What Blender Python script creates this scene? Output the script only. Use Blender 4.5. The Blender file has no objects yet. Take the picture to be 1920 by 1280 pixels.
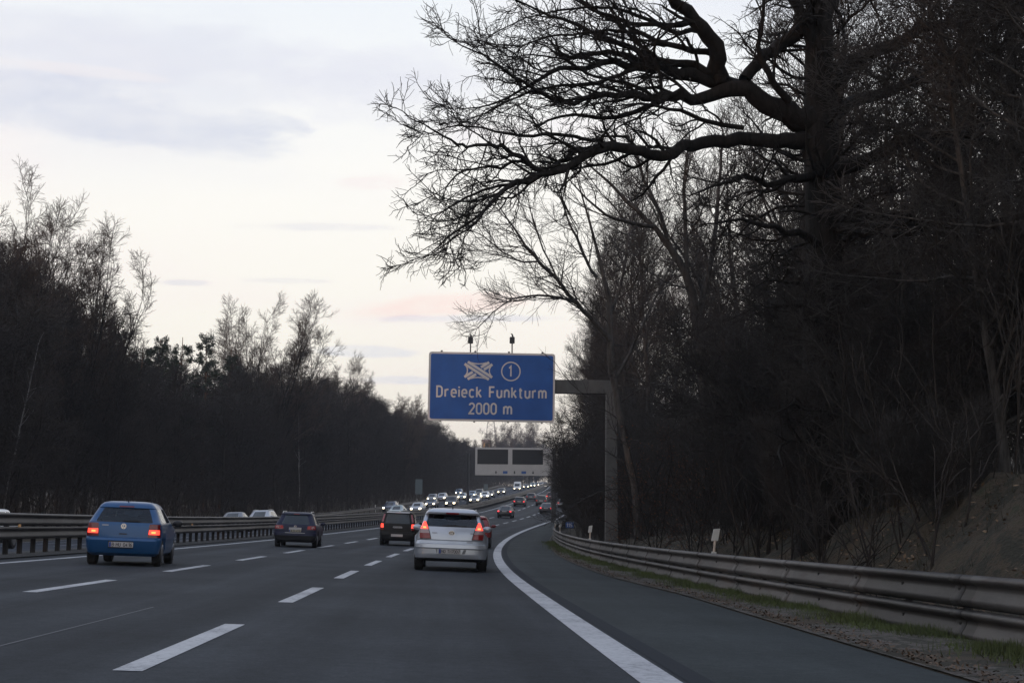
import bpy, bmesh, math, random
import numpy as np
from mathutils import Vector, Matrix

# ------------------------------------------------------------------ camera, sky, sun, exposure
scene = bpy.context.scene
COL = scene.collection
CAM_LOC = np.array([0.0, 0.0, 1.0])
F_PX = 2700.0                       # focal length in pixels of a 1920 px wide frame
YAW, PITCH, ROLL = math.atan(120 / 2700), math.atan(360 / 2700), math.radians(0.45)
fwd = np.array([math.sin(YAW) * math.cos(PITCH), math.cos(YAW) * math.cos(PITCH), math.sin(PITCH)])
rgt0 = np.array([math.cos(YAW), -math.sin(YAW), 0.0])
up0 = np.cross(rgt0, fwd)
RGT = math.cos(ROLL) * rgt0 + math.sin(ROLL) * up0
UPV = -math.sin(ROLL) * rgt0 + math.cos(ROLL) * up0
camd = bpy.data.cameras.new('camera')
cam = bpy.data.objects.new('camera', camd)
COL.objects.link(cam)
camd.sensor_width = 36.0
camd.lens = F_PX / 1920 * 36
camd.clip_start, camd.clip_end = 0.1, 6000
cam.matrix_world = Matrix(((RGT[0], UPV[0], -fwd[0], CAM_LOC[0]), (RGT[1], UPV[1], -fwd[1], CAM_LOC[1]),
                           (RGT[2], UPV[2], -fwd[2], CAM_LOC[2]), (0, 0, 0, 1)))
scene.camera = cam
scene.render.resolution_x, scene.render.resolution_y = 1024, 682
scene.view_settings.view_transform = 'Standard'
scene.view_settings.look = 'None'
scene.view_settings.exposure = 0.0
scene.view_settings.gamma = 1.0

SUN_EL, SUN_AZ = math.radians(4.5), math.radians(228)     # azimuth clockwise from +Y: behind and to the left
sun_dir = Vector((math.sin(SUN_AZ) * math.cos(SUN_EL), math.cos(SUN_AZ) * math.cos(SUN_EL), math.sin(SUN_EL)))
sl = bpy.data.lights.new('sun', 'SUN')
sl.energy, sl.angle, sl.color = 0.8, math.radians(0.6), (1.0, 0.52, 0.28)
so = bpy.data.objects.new('sun', sl)
COL.objects.link(so)
so.rotation_euler = sun_dir.to_track_quat('Z', 'Y').to_euler()

world = bpy.data.worlds.new('World')
scene.world = world
world.use_nodes = True
wt = world.node_tree
wt.nodes.clear()


def N(tree, typ, **kw):
    n = tree.nodes.new(typ)
    for k, v in kw.items():
        if k == 'inp':
            for a, b in v.items():
                n.inputs[a].default_value = b
        else:
            setattr(n, k, v)
    return n


def ramp(tree, stops, interp='LINEAR'):
    n = tree.nodes.new('ShaderNodeValToRGB')
    cr = n.color_ramp
    cr.interpolation = interp
    cr.elements.remove(cr.elements[1])
    cr.elements[0].position = stops[0][0]
    cr.elements[0].color = stops[0][1] if len(stops[0][1]) == 4 else (*stops[0][1], 1)
    for p, c in stops[1:]:
        e = cr.elements.new(p)
        e.color = c if len(c) == 4 else (*c, 1)
    return n


def build_sky():
    L = wt.links
    out = N(wt, 'ShaderNodeOutputWorld')
    bg = N(wt, 'ShaderNodeBackground')
    sky = N(wt, 'ShaderNodeTexSky', sky_type='NISHITA', sun_disc=False, sun_elevation=SUN_EL, sun_rotation=SUN_AZ)
    sky.air_density, sky.dust_density, sky.ozone_density = 1.0, 1.5, 1.5
    skys = N(wt, 'ShaderNodeVectorMath', operation='SCALE', inp={'Scale': 0.12})
    L.new(sky.outputs[0], skys.inputs[0])
    tc = N(wt, 'ShaderNodeTexCoord')
    sep = N(wt, 'ShaderNodeSeparateXYZ')
    L.new(tc.outputs['Generated'], sep.inputs[0])
    # veil of thin high cloud, paler and creamier low over the horizon, bluer overhead
    veil = ramp(wt, [(0.0, (1.06, 0.92, 0.80)), (0.06, (1.14, 1.04, 0.90)), (0.14, (1.18, 1.12, 1.01)), (0.24, (1.16, 1.13, 1.07)),
                     (0.36, (1.00, 1.04, 1.09)), (0.6, (0.66, 0.76, 0.95)), (1.0, (0.48, 0.58, 0.82))])
    L.new(sep.outputs['Z'], veil.inputs[0])
    mix1 = N(wt, 'ShaderNodeMix', data_type='RGBA', inp={0: 0.86})
    L.new(skys.outputs[0], mix1.inputs[6])
    L.new(veil.outputs[0], mix1.inputs[7])
    # clouds on a flat layer overhead
    zc = N(wt, 'ShaderNodeMath', operation='MAXIMUM', inp={1: 0.03})
    L.new(sep.outputs['Z'], zc.inputs[0])
    zo = N(wt, 'ShaderNodeMath', operation='ADD', inp={1: 0.10})
    L.new(zc.outputs[0], zo.inputs[0])
    dx = N(wt, 'ShaderNodeMath', operation='DIVIDE')
    dy = N(wt, 'ShaderNodeMath', operation='DIVIDE')
    L.new(sep.outputs['X'], dx.inputs[0]); L.new(zo.outputs[0], dx.inputs[1])
    L.new(sep.outputs['Y'], dy.inputs[0]); L.new(zo.outputs[0], dy.inputs[1])
    cmb = N(wt, 'ShaderNodeCombineXYZ')
    L.new(dx.outputs[0], cmb.inputs[0]); L.new(dy.outputs[0], cmb.inputs[1])

    def layer(prev, scale, loc, lo, hi, col, fac, detail=6.0, rough=0.55, zlo=None, zhi=None):
        mp = N(wt, 'ShaderNodeMapping')
        mp.inputs['Location'].default_value = loc
        mp.inputs['Scale'].default_value = scale
        mp.inputs['Rotation'].default_value = (0, 0, math.radians(12))
        L.new(cmb.outputs[0], mp.inputs[0])
        no = N(wt, 'ShaderNodeTexNoise', inp={'Scale': 1.0, 'Detail': detail, 'Roughness': rough, 'Distortion': 0.25})
        L.new(mp.outputs[0], no.inputs['Vector'])
        mr = N(wt, 'ShaderNodeMapRange', interpolation_type='SMOOTHSTEP', inp={1: lo, 2: hi, 3: 0.0, 4: fac})
        L.new(no.outputs[0], mr.inputs[0])
        f = mr.outputs[0]
        if zlo is not None:
            zr = N(wt, 'ShaderNodeMapRange', interpolation_type='SMOOTHSTEP', inp={1: zlo, 2: zhi, 3: 0.0, 4: 1.0})
            L.new(sep.outputs['Z'], zr.inputs[0])
            mu = N(wt, 'ShaderNodeMath', operation='MULTIPLY')
            L.new(f, mu.inputs[0]); L.new(zr.outputs[0], mu.inputs[1])
            f = mu.outputs[0]
        mx = N(wt, 'ShaderNodeMix', data_type='RGBA')
        L.new(f, mx.inputs[0]); L.new(prev, mx.inputs[6])
        mx.inputs[7].default_value = (*col, 1)
        return mx.outputs[2]
    c = mix1.outputs[2]
    c = layer(c, (0.9, 1.1, 1), (3.1, 0.4, 0), 0.46, 0.70, (1.0, 0.88, 0.88), 0.4)
    c = layer(c, (0.95, 1.3, 1), (SKY_OFF[0], SKY_OFF[1], 0), 0.48, 0.66, (0.74, 0.77, 0.87), 0.6, 7.0, 0.52, 0.20, 0.31)
    # clouds that lie at a known bearing and height: (X, Z) = slopes of the line of sight, ragged by noise
    ya = N(wt, 'ShaderNodeMath', operation='MAXIMUM', inp={1: 0.05})
    L.new(sep.outputs['Y'], ya.inputs[0])
    qx = N(wt, 'ShaderNodeMath', operation='DIVIDE'); L.new(sep.outputs['X'], qx.inputs[0]); L.new(ya.outputs[0], qx.inputs[1])
    qz = N(wt, 'ShaderNodeMath', operation='DIVIDE'); L.new(sep.outputs['Z'], qz.inputs[0]); L.new(ya.outputs[0], qz.inputs[1])
    q = N(wt, 'ShaderNodeCombineXYZ'); L.new(qx.outputs[0], q.inputs[0]); L.new(qz.outputs[0], q.inputs[1])
    wp = N(wt, 'ShaderNodeMapping'); wp.inputs['Scale'].default_value = (9, 26, 1); L.new(q.outputs[0], wp.inputs[0])
    wn = N(wt, 'ShaderNodeTexNoise', inp={'Scale': 1.0, 'Detail': 7.0, 'Roughness': 0.62}); L.new(wp.outputs[0], wn.inputs['Vector'])
    wd = N(wt, 'ShaderNodeMapRange', inp={1: 0.3, 2: 0.7, 3: -0.95, 4: 0.95}); L.new(wn.outputs[0], wd.inputs[0])

    mm = N(wt, 'ShaderNodeMapping'); mm.inputs['Scale'].default_value = (22, 60, 1); mm.inputs['Location'].default_value = (3, 8, 0); L.new(q.outputs[0], mm.inputs[0])
    mn = N(wt, 'ShaderNodeTexNoise', inp={'Scale': 1.0, 'Detail': 6.0, 'Roughness': 0.6}); L.new(mm.outputs[0], mn.inputs['Vector'])
    mo = N(wt, 'ShaderNodeMapRange', inp={1: 0.32, 2: 0.68, 3: 0.45, 4: 1.0}); L.new(mn.outputs[0], mo.inputs[0])

    def cloud(prev, X, Z, wx, wz, tilt, col, fac, edge=0.9):
        sx = N(wt, 'ShaderNodeMath', operation='SUBTRACT', inp={1: X}); L.new(qx.outputs[0], sx.inputs[0])
        tz = N(wt, 'ShaderNodeMath', operation='MULTIPLY_ADD', inp={1: -tilt, 2: -Z}); L.new(sx.outputs[0], tz.inputs[0])
        sz = N(wt, 'ShaderNodeMath', operation='ADD'); L.new(qz.outputs[0], sz.inputs[0]); L.new(tz.outputs[0], sz.inputs[1])
        u = N(wt, 'ShaderNodeMath', operation='DIVIDE', inp={1: wx}); L.new(sx.outputs[0], u.inputs[0])
        v = N(wt, 'ShaderNodeMath', operation='DIVIDE', inp={1: wz}); L.new(sz.outputs[0], v.inputs[0])
        u2 = N(wt, 'ShaderNodeMath', operation='MULTIPLY'); L.new(u.outputs[0], u2.inputs[0]); L.new(u.outputs[0], u2.inputs[1])
        r2 = N(wt, 'ShaderNodeMath', operation='MULTIPLY_ADD'); L.new(v.outputs[0], r2.inputs[0]); L.new(v.outputs[0], r2.inputs[1]); L.new(u2.outputs[0], r2.inputs[2])
        rr = N(wt, 'ShaderNodeMath', operation='ADD'); L.new(r2.outputs[0], rr.inputs[0]); L.new(wd.outputs[0], rr.inputs[1])
        m = N(wt, 'ShaderNodeMapRange', interpolation_type='SMOOTHSTEP', inp={1: 1.0 + edge * .35, 2: 1.0 - edge, 3: 0.0, 4: fac}); L.new(rr.outputs[0], m.inputs[0])
        fz = N(wt, 'ShaderNodeMath', operation='GREATER_THAN', inp={1: 0.3}); L.new(sep.outputs['Y'], fz.inputs[0])
        m0 = N(wt, 'ShaderNodeMath', operation='MULTIPLY'); L.new(m.outputs[0], m0.inputs[0]); L.new(mo.outputs[0], m0.inputs[1])
        mf = N(wt, 'ShaderNodeMath', operation='MULTIPLY'); L.new(m0.outputs[0], mf.inputs[0]); L.new(fz.outputs[0], mf.inputs[1])
        mx = N(wt, 'ShaderNodeMix', data_type='RGBA'); L.new(mf.outputs[0], mx.inputs[0]); L.new(prev, mx.inputs[6]); mx.inputs[7].default_value = (*col, 1)
        return mx.outputs[2]
    LAV, PINK = (0.66, 0.70, 0.82), (1.05, 0.84, 0.77)
    for px, py, hw, hh, tilt, col, fac in [
        (150, 75, 520, 75, -.10, (0.76, 0.78, 0.87), .6), (100, 205, 440, 62, -.13, LAV, .72), (495, 218, 75, 20, -.2, LAV, .55), (720, 150, 300, 90, -.1, (0.80, 0.81, 0.90), .5),
        (90, 122, 200, 12, -.1, (1.0, 0.90, 0.86), .3), (1000, 230, 240, 40, 0, (0.90, 0.82, 0.86), .4),
        (560, 425, 150, 10, .0, (0.78, 0.78, 0.83), .6), (345, 537, 48, 7, 0, (0.76, 0.76, 0.81), .6), (530, 530, 80, 5, 0, (0.80, 0.80, 0.83), .5), (700, 335, 90, 20, .1, (0.95, 0.84, 0.84), .5),
        (800, 578, 190, 24, .10, PINK, .85), (830, 598, 190, 9, .02, (0.74, 0.75, 0.84), .7), (690, 662, 100, 12, 0, (0.74, 0.77, 0.86), .7), (745, 716, 80, 9, 0, (0.76, 0.78, 0.86), .6)]:
        c = cloud(c, (px - 840) / 2700, (1000 - py) / 2700, hw / 2700, hh / 2700, tilt, col, fac)
    L.new(c, bg.inputs[0])
    bg.inputs[1].default_value = 1.05
    L.new(bg.outputs[0], out.inputs[0])


SKY_OFF = (4.7, 1.2)
build_sky()


def at(px, py, d):
    """World point on the line of sight of photo pixel (px, py) at d metres down the road (world Y)."""
    v = fwd * F_PX + RGT * (px - 960) + UPV * (640 - py)
    return Vector(CAM_LOC + v * (d / v[1]))


# ------------------------------------------------------------------ the road's line, rise and banking
S0, S1 = -120, 1600
_s = np.arange(S0, S1 + 1, 1.0)
_k = np.where(_s < 30, 0.0, np.where(_s < 150, 0.00116, np.where(_s < 440, -0.0002, np.where(_s < 640, 0.0016, 0.0))))
_th = np.cumsum(_k)
_th -= _th[int(-S0)]
_X = np.cumsum(np.sin(_th)); _X -= _X[int(-S0)]
_Y = np.cumsum(np.cos(_th)); _Y -= _Y[int(-S0)]
_g = np.where(_s < 15, 0.0, np.where(_s < 215, 0.000228 * (_s - 15), np.where(_s < 430, 0.0456, np.where(_s < 620, 0.0456 - 0.00022 * (_s - 430), 0.0038))))
_Z = np.cumsum(_g); _Z -= _Z[int(-S0)]


def sm(x, a, b):
    u = np.clip((np.asarray(x, float) - a) / (b - a), 0, 1)
    return u * u * (3 - 2 * u)


def cross(t):
    t = np.asarray(t, float)
    return np.where(t > -10.8, -0.030 * np.minimum(t, 8), np.maximum(0.324 - 0.033 * (-10.8 - t), -0.13))


def rail_t(s):
    """Lateral place of the right-hand guardrail: it closes in on the road further on."""
    return np.interp(s, [-40, 15, 37, 60, 80, 95, 130, 300, 2000], [5.95, 5.95, 5.65, 5.1, 4.75, 4.5, 4.4, 4.4, 4.4])


def zz(s, t):
    s = np.asarray(s, float); t = np.asarray(t, float)
    z = np.interp(s, _s, _Z) + cross(t)
    rt = rail_t(s)
    crest = np.interp(s, [-100, 10, 20, 40, 60, 75, 110, 400], [2.45, 2.45, 2.25, 1.3, 0.8, 0.5, 0.4, 0.5])
    z = z + crest * sm(t, rt + 0.35, rt + 3.2) + 0.09 * np.maximum(t - rt - 3.2, 0)
    z = z + 0.8 * sm(-t, 27.5, 33) + 0.03 * np.maximum(-t - 33, 0)
    return z


def W(s, t, dz=0.0):
    s = np.asarray(s, float); t = np.asarray(t, float)
    th = np.interp(s, _s, _th)
    return np.stack([np.interp(s, _s, _X) + t * np.cos(th), np.interp(s, _s, _Y) - t * np.sin(th), zz(s, t) + dz], -1)


def road_z(s, t):
    return np.interp(s, _s, _Z) + cross(t)


def WR(s, t, dz=0.0):
    p = W(s, t)
    p[..., 2] = road_z(s, t) + dz
    return p


def frame(s, t, dz=0.0):
    """Matrix of a thing standing on the road at (s, t): X to the right, Y along the road, Z up from its surface."""
    p = Vector(WR(s, t, dz))
    f = (Vector(WR(s + 1, t)) - Vector(WR(s - 1, t))).normalized()
    r = (Vector(WR(s, t + .3)) - Vector(WR(s, t - .3))).normalized()
    u = r.cross(f).normalized()
    r = f.cross(u)
    m = Matrix((r, f, u)).transposed().to_4x4()
    m.translation = p
    return m


# ------------------------------------------------------------------ helpers
def mesh_np(name, V, F, mat=None, smooth=False, uv=None):
    """Mesh from numpy: V (n,3), F list of (m,k) index arrays."""
    me = bpy.data.meshes.new(name)
    if not isinstance(F, (list, tuple)):
        F = [F]
    V = np.asarray(V, np.float32).reshape(-1, 3)
    me.vertices.add(len(V))
    me.vertices.foreach_set('co', V.ravel())
    loops = np.concatenate([f.ravel() for f in F]).astype(np.int32)
    tot = np.concatenate([np.full(len(f), f.shape[1], np.int32) for f in F])
    me.loops.add(len(loops))
    me.loops.foreach_set('vertex_index', loops)
    me.polygons.add(len(tot))
    st = np.zeros(len(tot), np.int32); st[1:] = np.cumsum(tot)[:-1]
    me.polygons.foreach_set('loop_start', st)
    if uv is not None:
        ul = me.uv_layers.new(name='UVMap')
        ul.data.foreach_set('uv', np.asarray(uv, np.float32)[loops].ravel())
    me.update(calc_edges=True)
    me.validate()
    if smooth:
        me.polygons.foreach_set('use_smooth', np.ones(len(me.polygons), bool))
    if mat:
        me.materials.append(mat)
    return me


def link(name, me, parent=None):
    o = bpy.data.objects.new(name, me)
    COL.objects.link(o)
    if parent is not None:
        o.parent = parent
    return o


def tag(o, label=None, cat=None, group=None, kind=None):
    if label: o['label'] = label
    if cat: o['category'] = cat
    if group: o['group'] = group
    if kind: o['kind'] = kind
    return o


def empty(name, label=None, cat=None, group=None, mat=None):
    o = bpy.data.objects.new(name, None)
    o.empty_display_size = 0.3
    COL.objects.link(o)
    if mat is not None:
        o.matrix_world = mat
    return tag(o, label, cat, group)


def kids(o):
    return [c for c in bpy.data.objects if c.parent is o]


def copy_tree(o, parent=None):
    c = o.copy()
    COL.objects.link(c)
    if parent is not None:
        c.parent = parent
    for ch in list(o.children):
        copy_tree(ch, c)
    return c


class MB:
    """Collects shapes and links them as ONE mesh object."""
    def __init__(self):
        self.v, self.f = [], []

    def add(self, V, F):
        b = len(self.v)
        self.v += [tuple(map(float, p)) for p in V]
        self.f += [tuple(b + i for i in f) for f in F]
        return self

    def box(self, c, size, m=None):
        x, y, z = size[0] / 2, size[1] / 2, size[2] / 2
        V = [Vector((sx * x, sy * y, sz * z)) for sx in (-1, 1) for sy in (-1, 1) for sz in (-1, 1)]
        if m is not None:
            V = [m @ v for v in V]
        V = [v + Vector(c) for v in V]
        return self.add(V, [(0, 1, 3, 2), (4, 6, 7, 5), (0, 4, 5, 1), (2, 3, 7, 6), (0, 2, 6, 4), (1, 5, 7, 3)])

    def tube(self, pts, rad, n=8, cap=True):
        pts = [Vector(p) for p in pts]
        if not hasattr(rad, '__len__'):
            rad = [rad] * len(pts)
        V, F = [], []
        ref = Vector((0, 0, 1)) if abs((pts[-1] - pts[0]).normalized().z) < .9 else Vector((0, 1, 0))
        for i, p in enumerate(pts):
            d = (pts[min(i + 1, len(pts) - 1)] - pts[max(i - 1, 0)]).normalized()
            a = d.cross(ref).normalized(); b = a.cross(d)
            for k in range(n):
                an = 2 * math.pi * k / n
                V.append(p + (a * math.cos(an) + b * math.sin(an)) * rad[i])
        for i in range(len(pts) - 1):
            for k in range(n):
                F.append((i * n + k, i * n + (k + 1) % n, (i + 1) * n + (k + 1) % n, (i + 1) * n + k))
        if cap:
            F.append(tuple(range(n))[::-1]); F.append(tuple((len(pts) - 1) * n + k for k in range(n)))
        return self.add(V, F)

    def lathe(self, prof, n=24, axis='x', c=(0, 0, 0)):
        """Profile of (radius, along) pairs turned round an axis."""
        V, F = [], []
        for r, a in prof:
            for k in range(n):
                t = 2 * math.pi * k / n
                q = (a, r * math.cos(t), r * math.sin(t)) if axis == 'x' else ((r * math.cos(t), a, r * math.sin(t)) if axis == 'y' else (r * math.cos(t), r * math.sin(t), a))
                V.append((q[0] + c[0], q[1] + c[1], q[2] + c[2]))
        for i in range(len(prof) - 1):
            for k in range(n):
                F.append((i * n + k, i * n + (k + 1) % n, (i + 1) * n + (k + 1) % n, (i + 1) * n + k))
        F.append(tuple(range(n))[::-1]); F.append(tuple((len(prof) - 1) * n + k for k in range(n)))
        return self.add(V, F)

    def ell(self, c, r, n=10, m=7):
        V, F = [], []
        for j in range(m + 1):
            ph = math.pi * j / m
            for k in range(n):
                t = 2 * math.pi * k / n
                V.append((c[0] + r[0] * math.sin(ph) * math.cos(t), c[1] + r[1] * math.sin(ph) * math.sin(t), c[2] + r[2] * math.cos(ph)))
        for j in range(m):
            for k in range(n):
                F.append((j * n + k, j * n + (k + 1) % n, (j + 1) * n + (k + 1) % n, (j + 1) * n + k))
        return self.add(V, F)

    def build(self, name, mat, parent=None, smooth=False, bevel=0.0, angle=35, fix=True):
        me = bpy.data.meshes.new(name)
        me.from_pydata(self.v, [], self.f)
        if fix or bevel:
            bm = bmesh.new(); bm.from_mesh(me)
            bmesh.ops.remove_doubles(bm, verts=bm.verts, dist=1e-5)
            bmesh.ops.recalc_face_normals(bm, faces=bm.faces)
            if bevel:
                es = [e for e in bm.edges if len(e.link_faces) == 2 and e.calc_face_angle(0) > math.radians(40)]
                bmesh.ops.bevel(bm, geom=es, offset=bevel, segments=2, profile=0.6, affect='EDGES')
            bm.to_mesh(me); bm.free()
        if smooth:
            me.polygons.foreach_set('use_smooth', [True] * len(me.polygons))
            me.set_sharp_from_angle(angle=math.radians(angle))
        me.materials.append(mat)
        return link(name, me, parent)


# ------------------------------------------------------------------ materials
MATS = {}


def pmat(name, col, rough=0.6, metal=0.0, coat=0.0, spec=0.5, emit=None, estr=0.0, noise=0.0, nscale=8.0, bump=0.0, bscale=40.0, coords='Object'):
    if name in MATS:
        return MATS[name]
    m = bpy.data.materials.new(name)
    m.use_nodes = True
    t = m.node_tree
    b = t.nodes['Principled BSDF']
    b.inputs['Base Color'].default_value = (*col, 1)
    b.inputs['Roughness'].default_value = rough
    b.inputs['Metallic'].default_value = metal
    b.inputs['Coat Weight'].default_value = coat
    b.inputs['Coat Roughness'].default_value = 0.06
    b.inputs['Specular IOR Level'].default_value = spec
    if emit:
        b.inputs['Emission Color'].default_value = (*emit, 1)
        b.inputs['Emission Strength'].default_value = estr
    if noise:
        tc = N(t, 'ShaderNodeTexCoord')
        no = N(t, 'ShaderNodeTexNoise', inp={'Scale': nscale, 'Detail': 5.0, 'Roughness': 0.6})
        t.links.new(tc.outputs[coords], no.inputs['Vector'])
        lo = tuple(c * (1 - noise) for c in col); hi = tuple(min(1, c * (1 + noise)) for c in col)
        r = ramp(t, [(0.3, lo), (0.7, hi)])
        t.links.new(no.outputs[0], r.inputs[0])
        t.links.new(r.outputs[0], b.inputs['Base Color'])
    if bump:
        tc2 = N(t, 'ShaderNodeTexCoord')
        n2 = N(t, 'ShaderNodeTexNoise', inp={'Scale': bscale, 'Detail': 4.0})
        t.links.new(tc2.outputs[coords], n2.inputs['Vector'])
        bp = N(t, 'ShaderNodeBump', inp={'Strength': bump, 'Distance': 0.02})
        t.links.new(n2.outputs[0], bp.inputs['Height'])
        t.links.new(bp.outputs[0], b.inputs['Normal'])
    MATS[name] = m
    return m


def glass_mat(name, tint=(0.35, 0.45, 0.45), keep=0.55):
    """Thin tinted car glass: lets part of the light through, mirrors the sky at a slant."""
    if name in MATS:
        return MATS[name]
    m = bpy.data.materials.new(name)
    m.use_nodes = True
    t = m.node_tree
    t.nodes.clear()
    out = N(t, 'ShaderNodeOutputMaterial')
    tr = N(t, 'ShaderNodeBsdfTransparent'); tr.inputs[0].default_value = (*[c * keep for c in tint], 1)
    gl = N(t, 'ShaderNodeBsdfGlossy'); gl.inputs[0].default_value = (0.9, 0.95, 1, 1); gl.inputs['Roughness'].default_value = 0.03
    fr = N(t, 'ShaderNodeFresnel', inp={'IOR': 1.5})
    mx = N(t, 'ShaderNodeMixShader')
    t.links.new(fr.outputs[0], mx.inputs[0]); t.links.new(tr.outputs[0], mx.inputs[1]); t.links.new(gl.outputs[0], mx.inputs[2])
    t.links.new(mx.outputs[0], out.inputs[0])
    MATS[name] = m
    return m


def asphalt_mat(name, base, streak=0.24, tracks=True):
    """Asphalt: fine aggregate, long wheel tracks and blotches laid out along the road (UV = metres across, along)."""
    m = bpy.data.materials.new(name)
    m.use_nodes = True
    t = m.node_tree
    L = t.links
    b = t.nodes['Principled BSDF']
    b.inputs['Roughness'].default_value = 0.82
    b.inputs['Specular IOR Level'].default_value = 0.07
    uv = N(t, 'ShaderNodeUVMap', uv_map='UVMap')
    fine = N(t, 'ShaderNodeTexNoise', inp={'Scale': 38.0, 'Detail': 4.0, 'Roughness': 0.75})
    L.new(uv.outputs[0], fine.inputs['Vector'])
    mp = N(t, 'ShaderNodeMapping'); mp.inputs['Scale'].default_value = (1.1, 0.035, 1)
    L.new(uv.outputs[0], mp.inputs[0])
    st = N(t, 'ShaderNodeTexNoise', inp={'Scale': 1.0, 'Detail': 5.0, 'Roughness': 0.6})
    L.new(mp.outputs[0], st.inputs['Vector'])
    bl = N(t, 'ShaderNodeTexNoise', inp={'Scale': 0.35, 'Detail': 4.0})
    L.new(uv.outputs[0], bl.inputs['Vector'])
    rs = N(t, 'ShaderNodeMapRange', inp={1: 0.3, 2: 0.7, 3: 1 - streak, 4: 1 + streak}); L.new(st.outputs[0], rs.inputs[0])
    rf = N(t, 'ShaderNodeMapRange', inp={1: 0.25, 2: 0.75, 3: 0.60, 4: 1.40}); L.new(fine.outputs[0], rf.inputs[0])
    rb = N(t, 'ShaderNodeMapRange', inp={1: 0.3, 2: 0.7, 3: 0.84, 4: 1.16}); L.new(bl.outputs[0], rb.inputs[0])
    m1 = N(t, 'ShaderNodeMath', operation='MULTIPLY'); L.new(rs.outputs[0], m1.inputs[0]); L.new(rf.outputs[0], m1.inputs[1])
    m2 = N(t, 'ShaderNodeMath', operation='MULTIPLY'); L.new(m1.outputs[0], m2.inputs[0]); L.new(rb.outputs[0], m2.inputs[1])
    md = N(t, 'ShaderNodeTexNoise', inp={'Scale': 7.0, 'Detail': 4.0, 'Roughness': 0.7}); L.new(uv.outputs[0], md.inputs['Vector'])
    rm = N(t, 'ShaderNodeMapRange', inp={1: 0.3, 2: 0.7, 3: 0.82, 4: 1.18}); L.new(md.outputs[0], rm.inputs[0])
    m4 = N(t, 'ShaderNodeMath', operation='MULTIPLY'); L.new(m2.outputs[0], m4.inputs[0]); L.new(rm.outputs[0], m4.inputs[1])
    val = m4.outputs[0]
    if tracks:
        sp = N(t, 'ShaderNodeSeparateXYZ'); L.new(uv.outputs[0], sp.inputs[0])
        a = N(t, 'ShaderNodeMath', operation='MULTIPLY_ADD', inp={1: 2 * math.pi / 1.8, 2: 0.5}); L.new(sp.outputs[0], a.inputs[0])
        c = N(t, 'ShaderNodeMath', operation='COSINE'); L.new(a.outputs[0], c.inputs[0])
        d = N(t, 'ShaderNodeMath', operation='MULTIPLY_ADD', inp={1: 0.11, 2: 1.0}); L.new(c.outputs[0], d.inputs[0])
        m3 = N(t, 'ShaderNodeMath', operation='MULTIPLY'); L.new(val, m3.inputs[0]); L.new(d.outputs[0], m3.inputs[1])
        val = m3.outputs[0]
    sc = N(t, 'ShaderNodeVectorMath', operation='SCALE'); sc.inputs[0].default_value = base
    L.new(val, sc.inputs['Scale'])
    L.new(sc.outputs[0], b.inputs['Base Color'])
    bp = N(t, 'ShaderNodeBump', inp={'Strength': 0.35, 'Distance': 0.006}); L.new(fine.outputs[0], bp.inputs['Height'])
    L.new(bp.outputs[0], b.inputs['Normal'])
    MATS[name] = m
    return m


def litter_mat(name, cols, scale=3.0):
    m = bpy.data.materials.new(name)
    m.use_nodes = True
    t = m.node_tree
    b = t.nodes['Principled BSDF']
    b.inputs['Roughness'].default_value = 0.9
    tc = N(t, 'ShaderNodeTexCoord')
    n1 = N(t, 'ShaderNodeTexNoise', inp={'Scale': scale, 'Detail': 8.0, 'Roughness': 0.75})
    t.links.new(tc.outputs['Object'], n1.inputs['Vector'])
    r = ramp(t, [(0.25 + 0.5 * i / (len(cols) - 1), c) for i, c in enumerate(cols)])
    t.links.new(n1.outputs[0], r.inputs[0])
    t.links.new(r.outputs[0], b.inputs['Base Color'])
    n2 = N(t, 'ShaderNodeTexNoise', inp={'Scale': scale * 9, 'Detail': 5.0})
    t.links.new(tc.outputs['Object'], n2.inputs['Vector'])
    bp = N(t, 'ShaderNodeBump', inp={'Strength': 0.8, 'Distance': 0.06})
    t.links.new(n2.outputs[0], bp.inputs['Height']); t.links.new(bp.outputs[0], b.inputs['Normal'])
    MATS[name] = m
    return m


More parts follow.
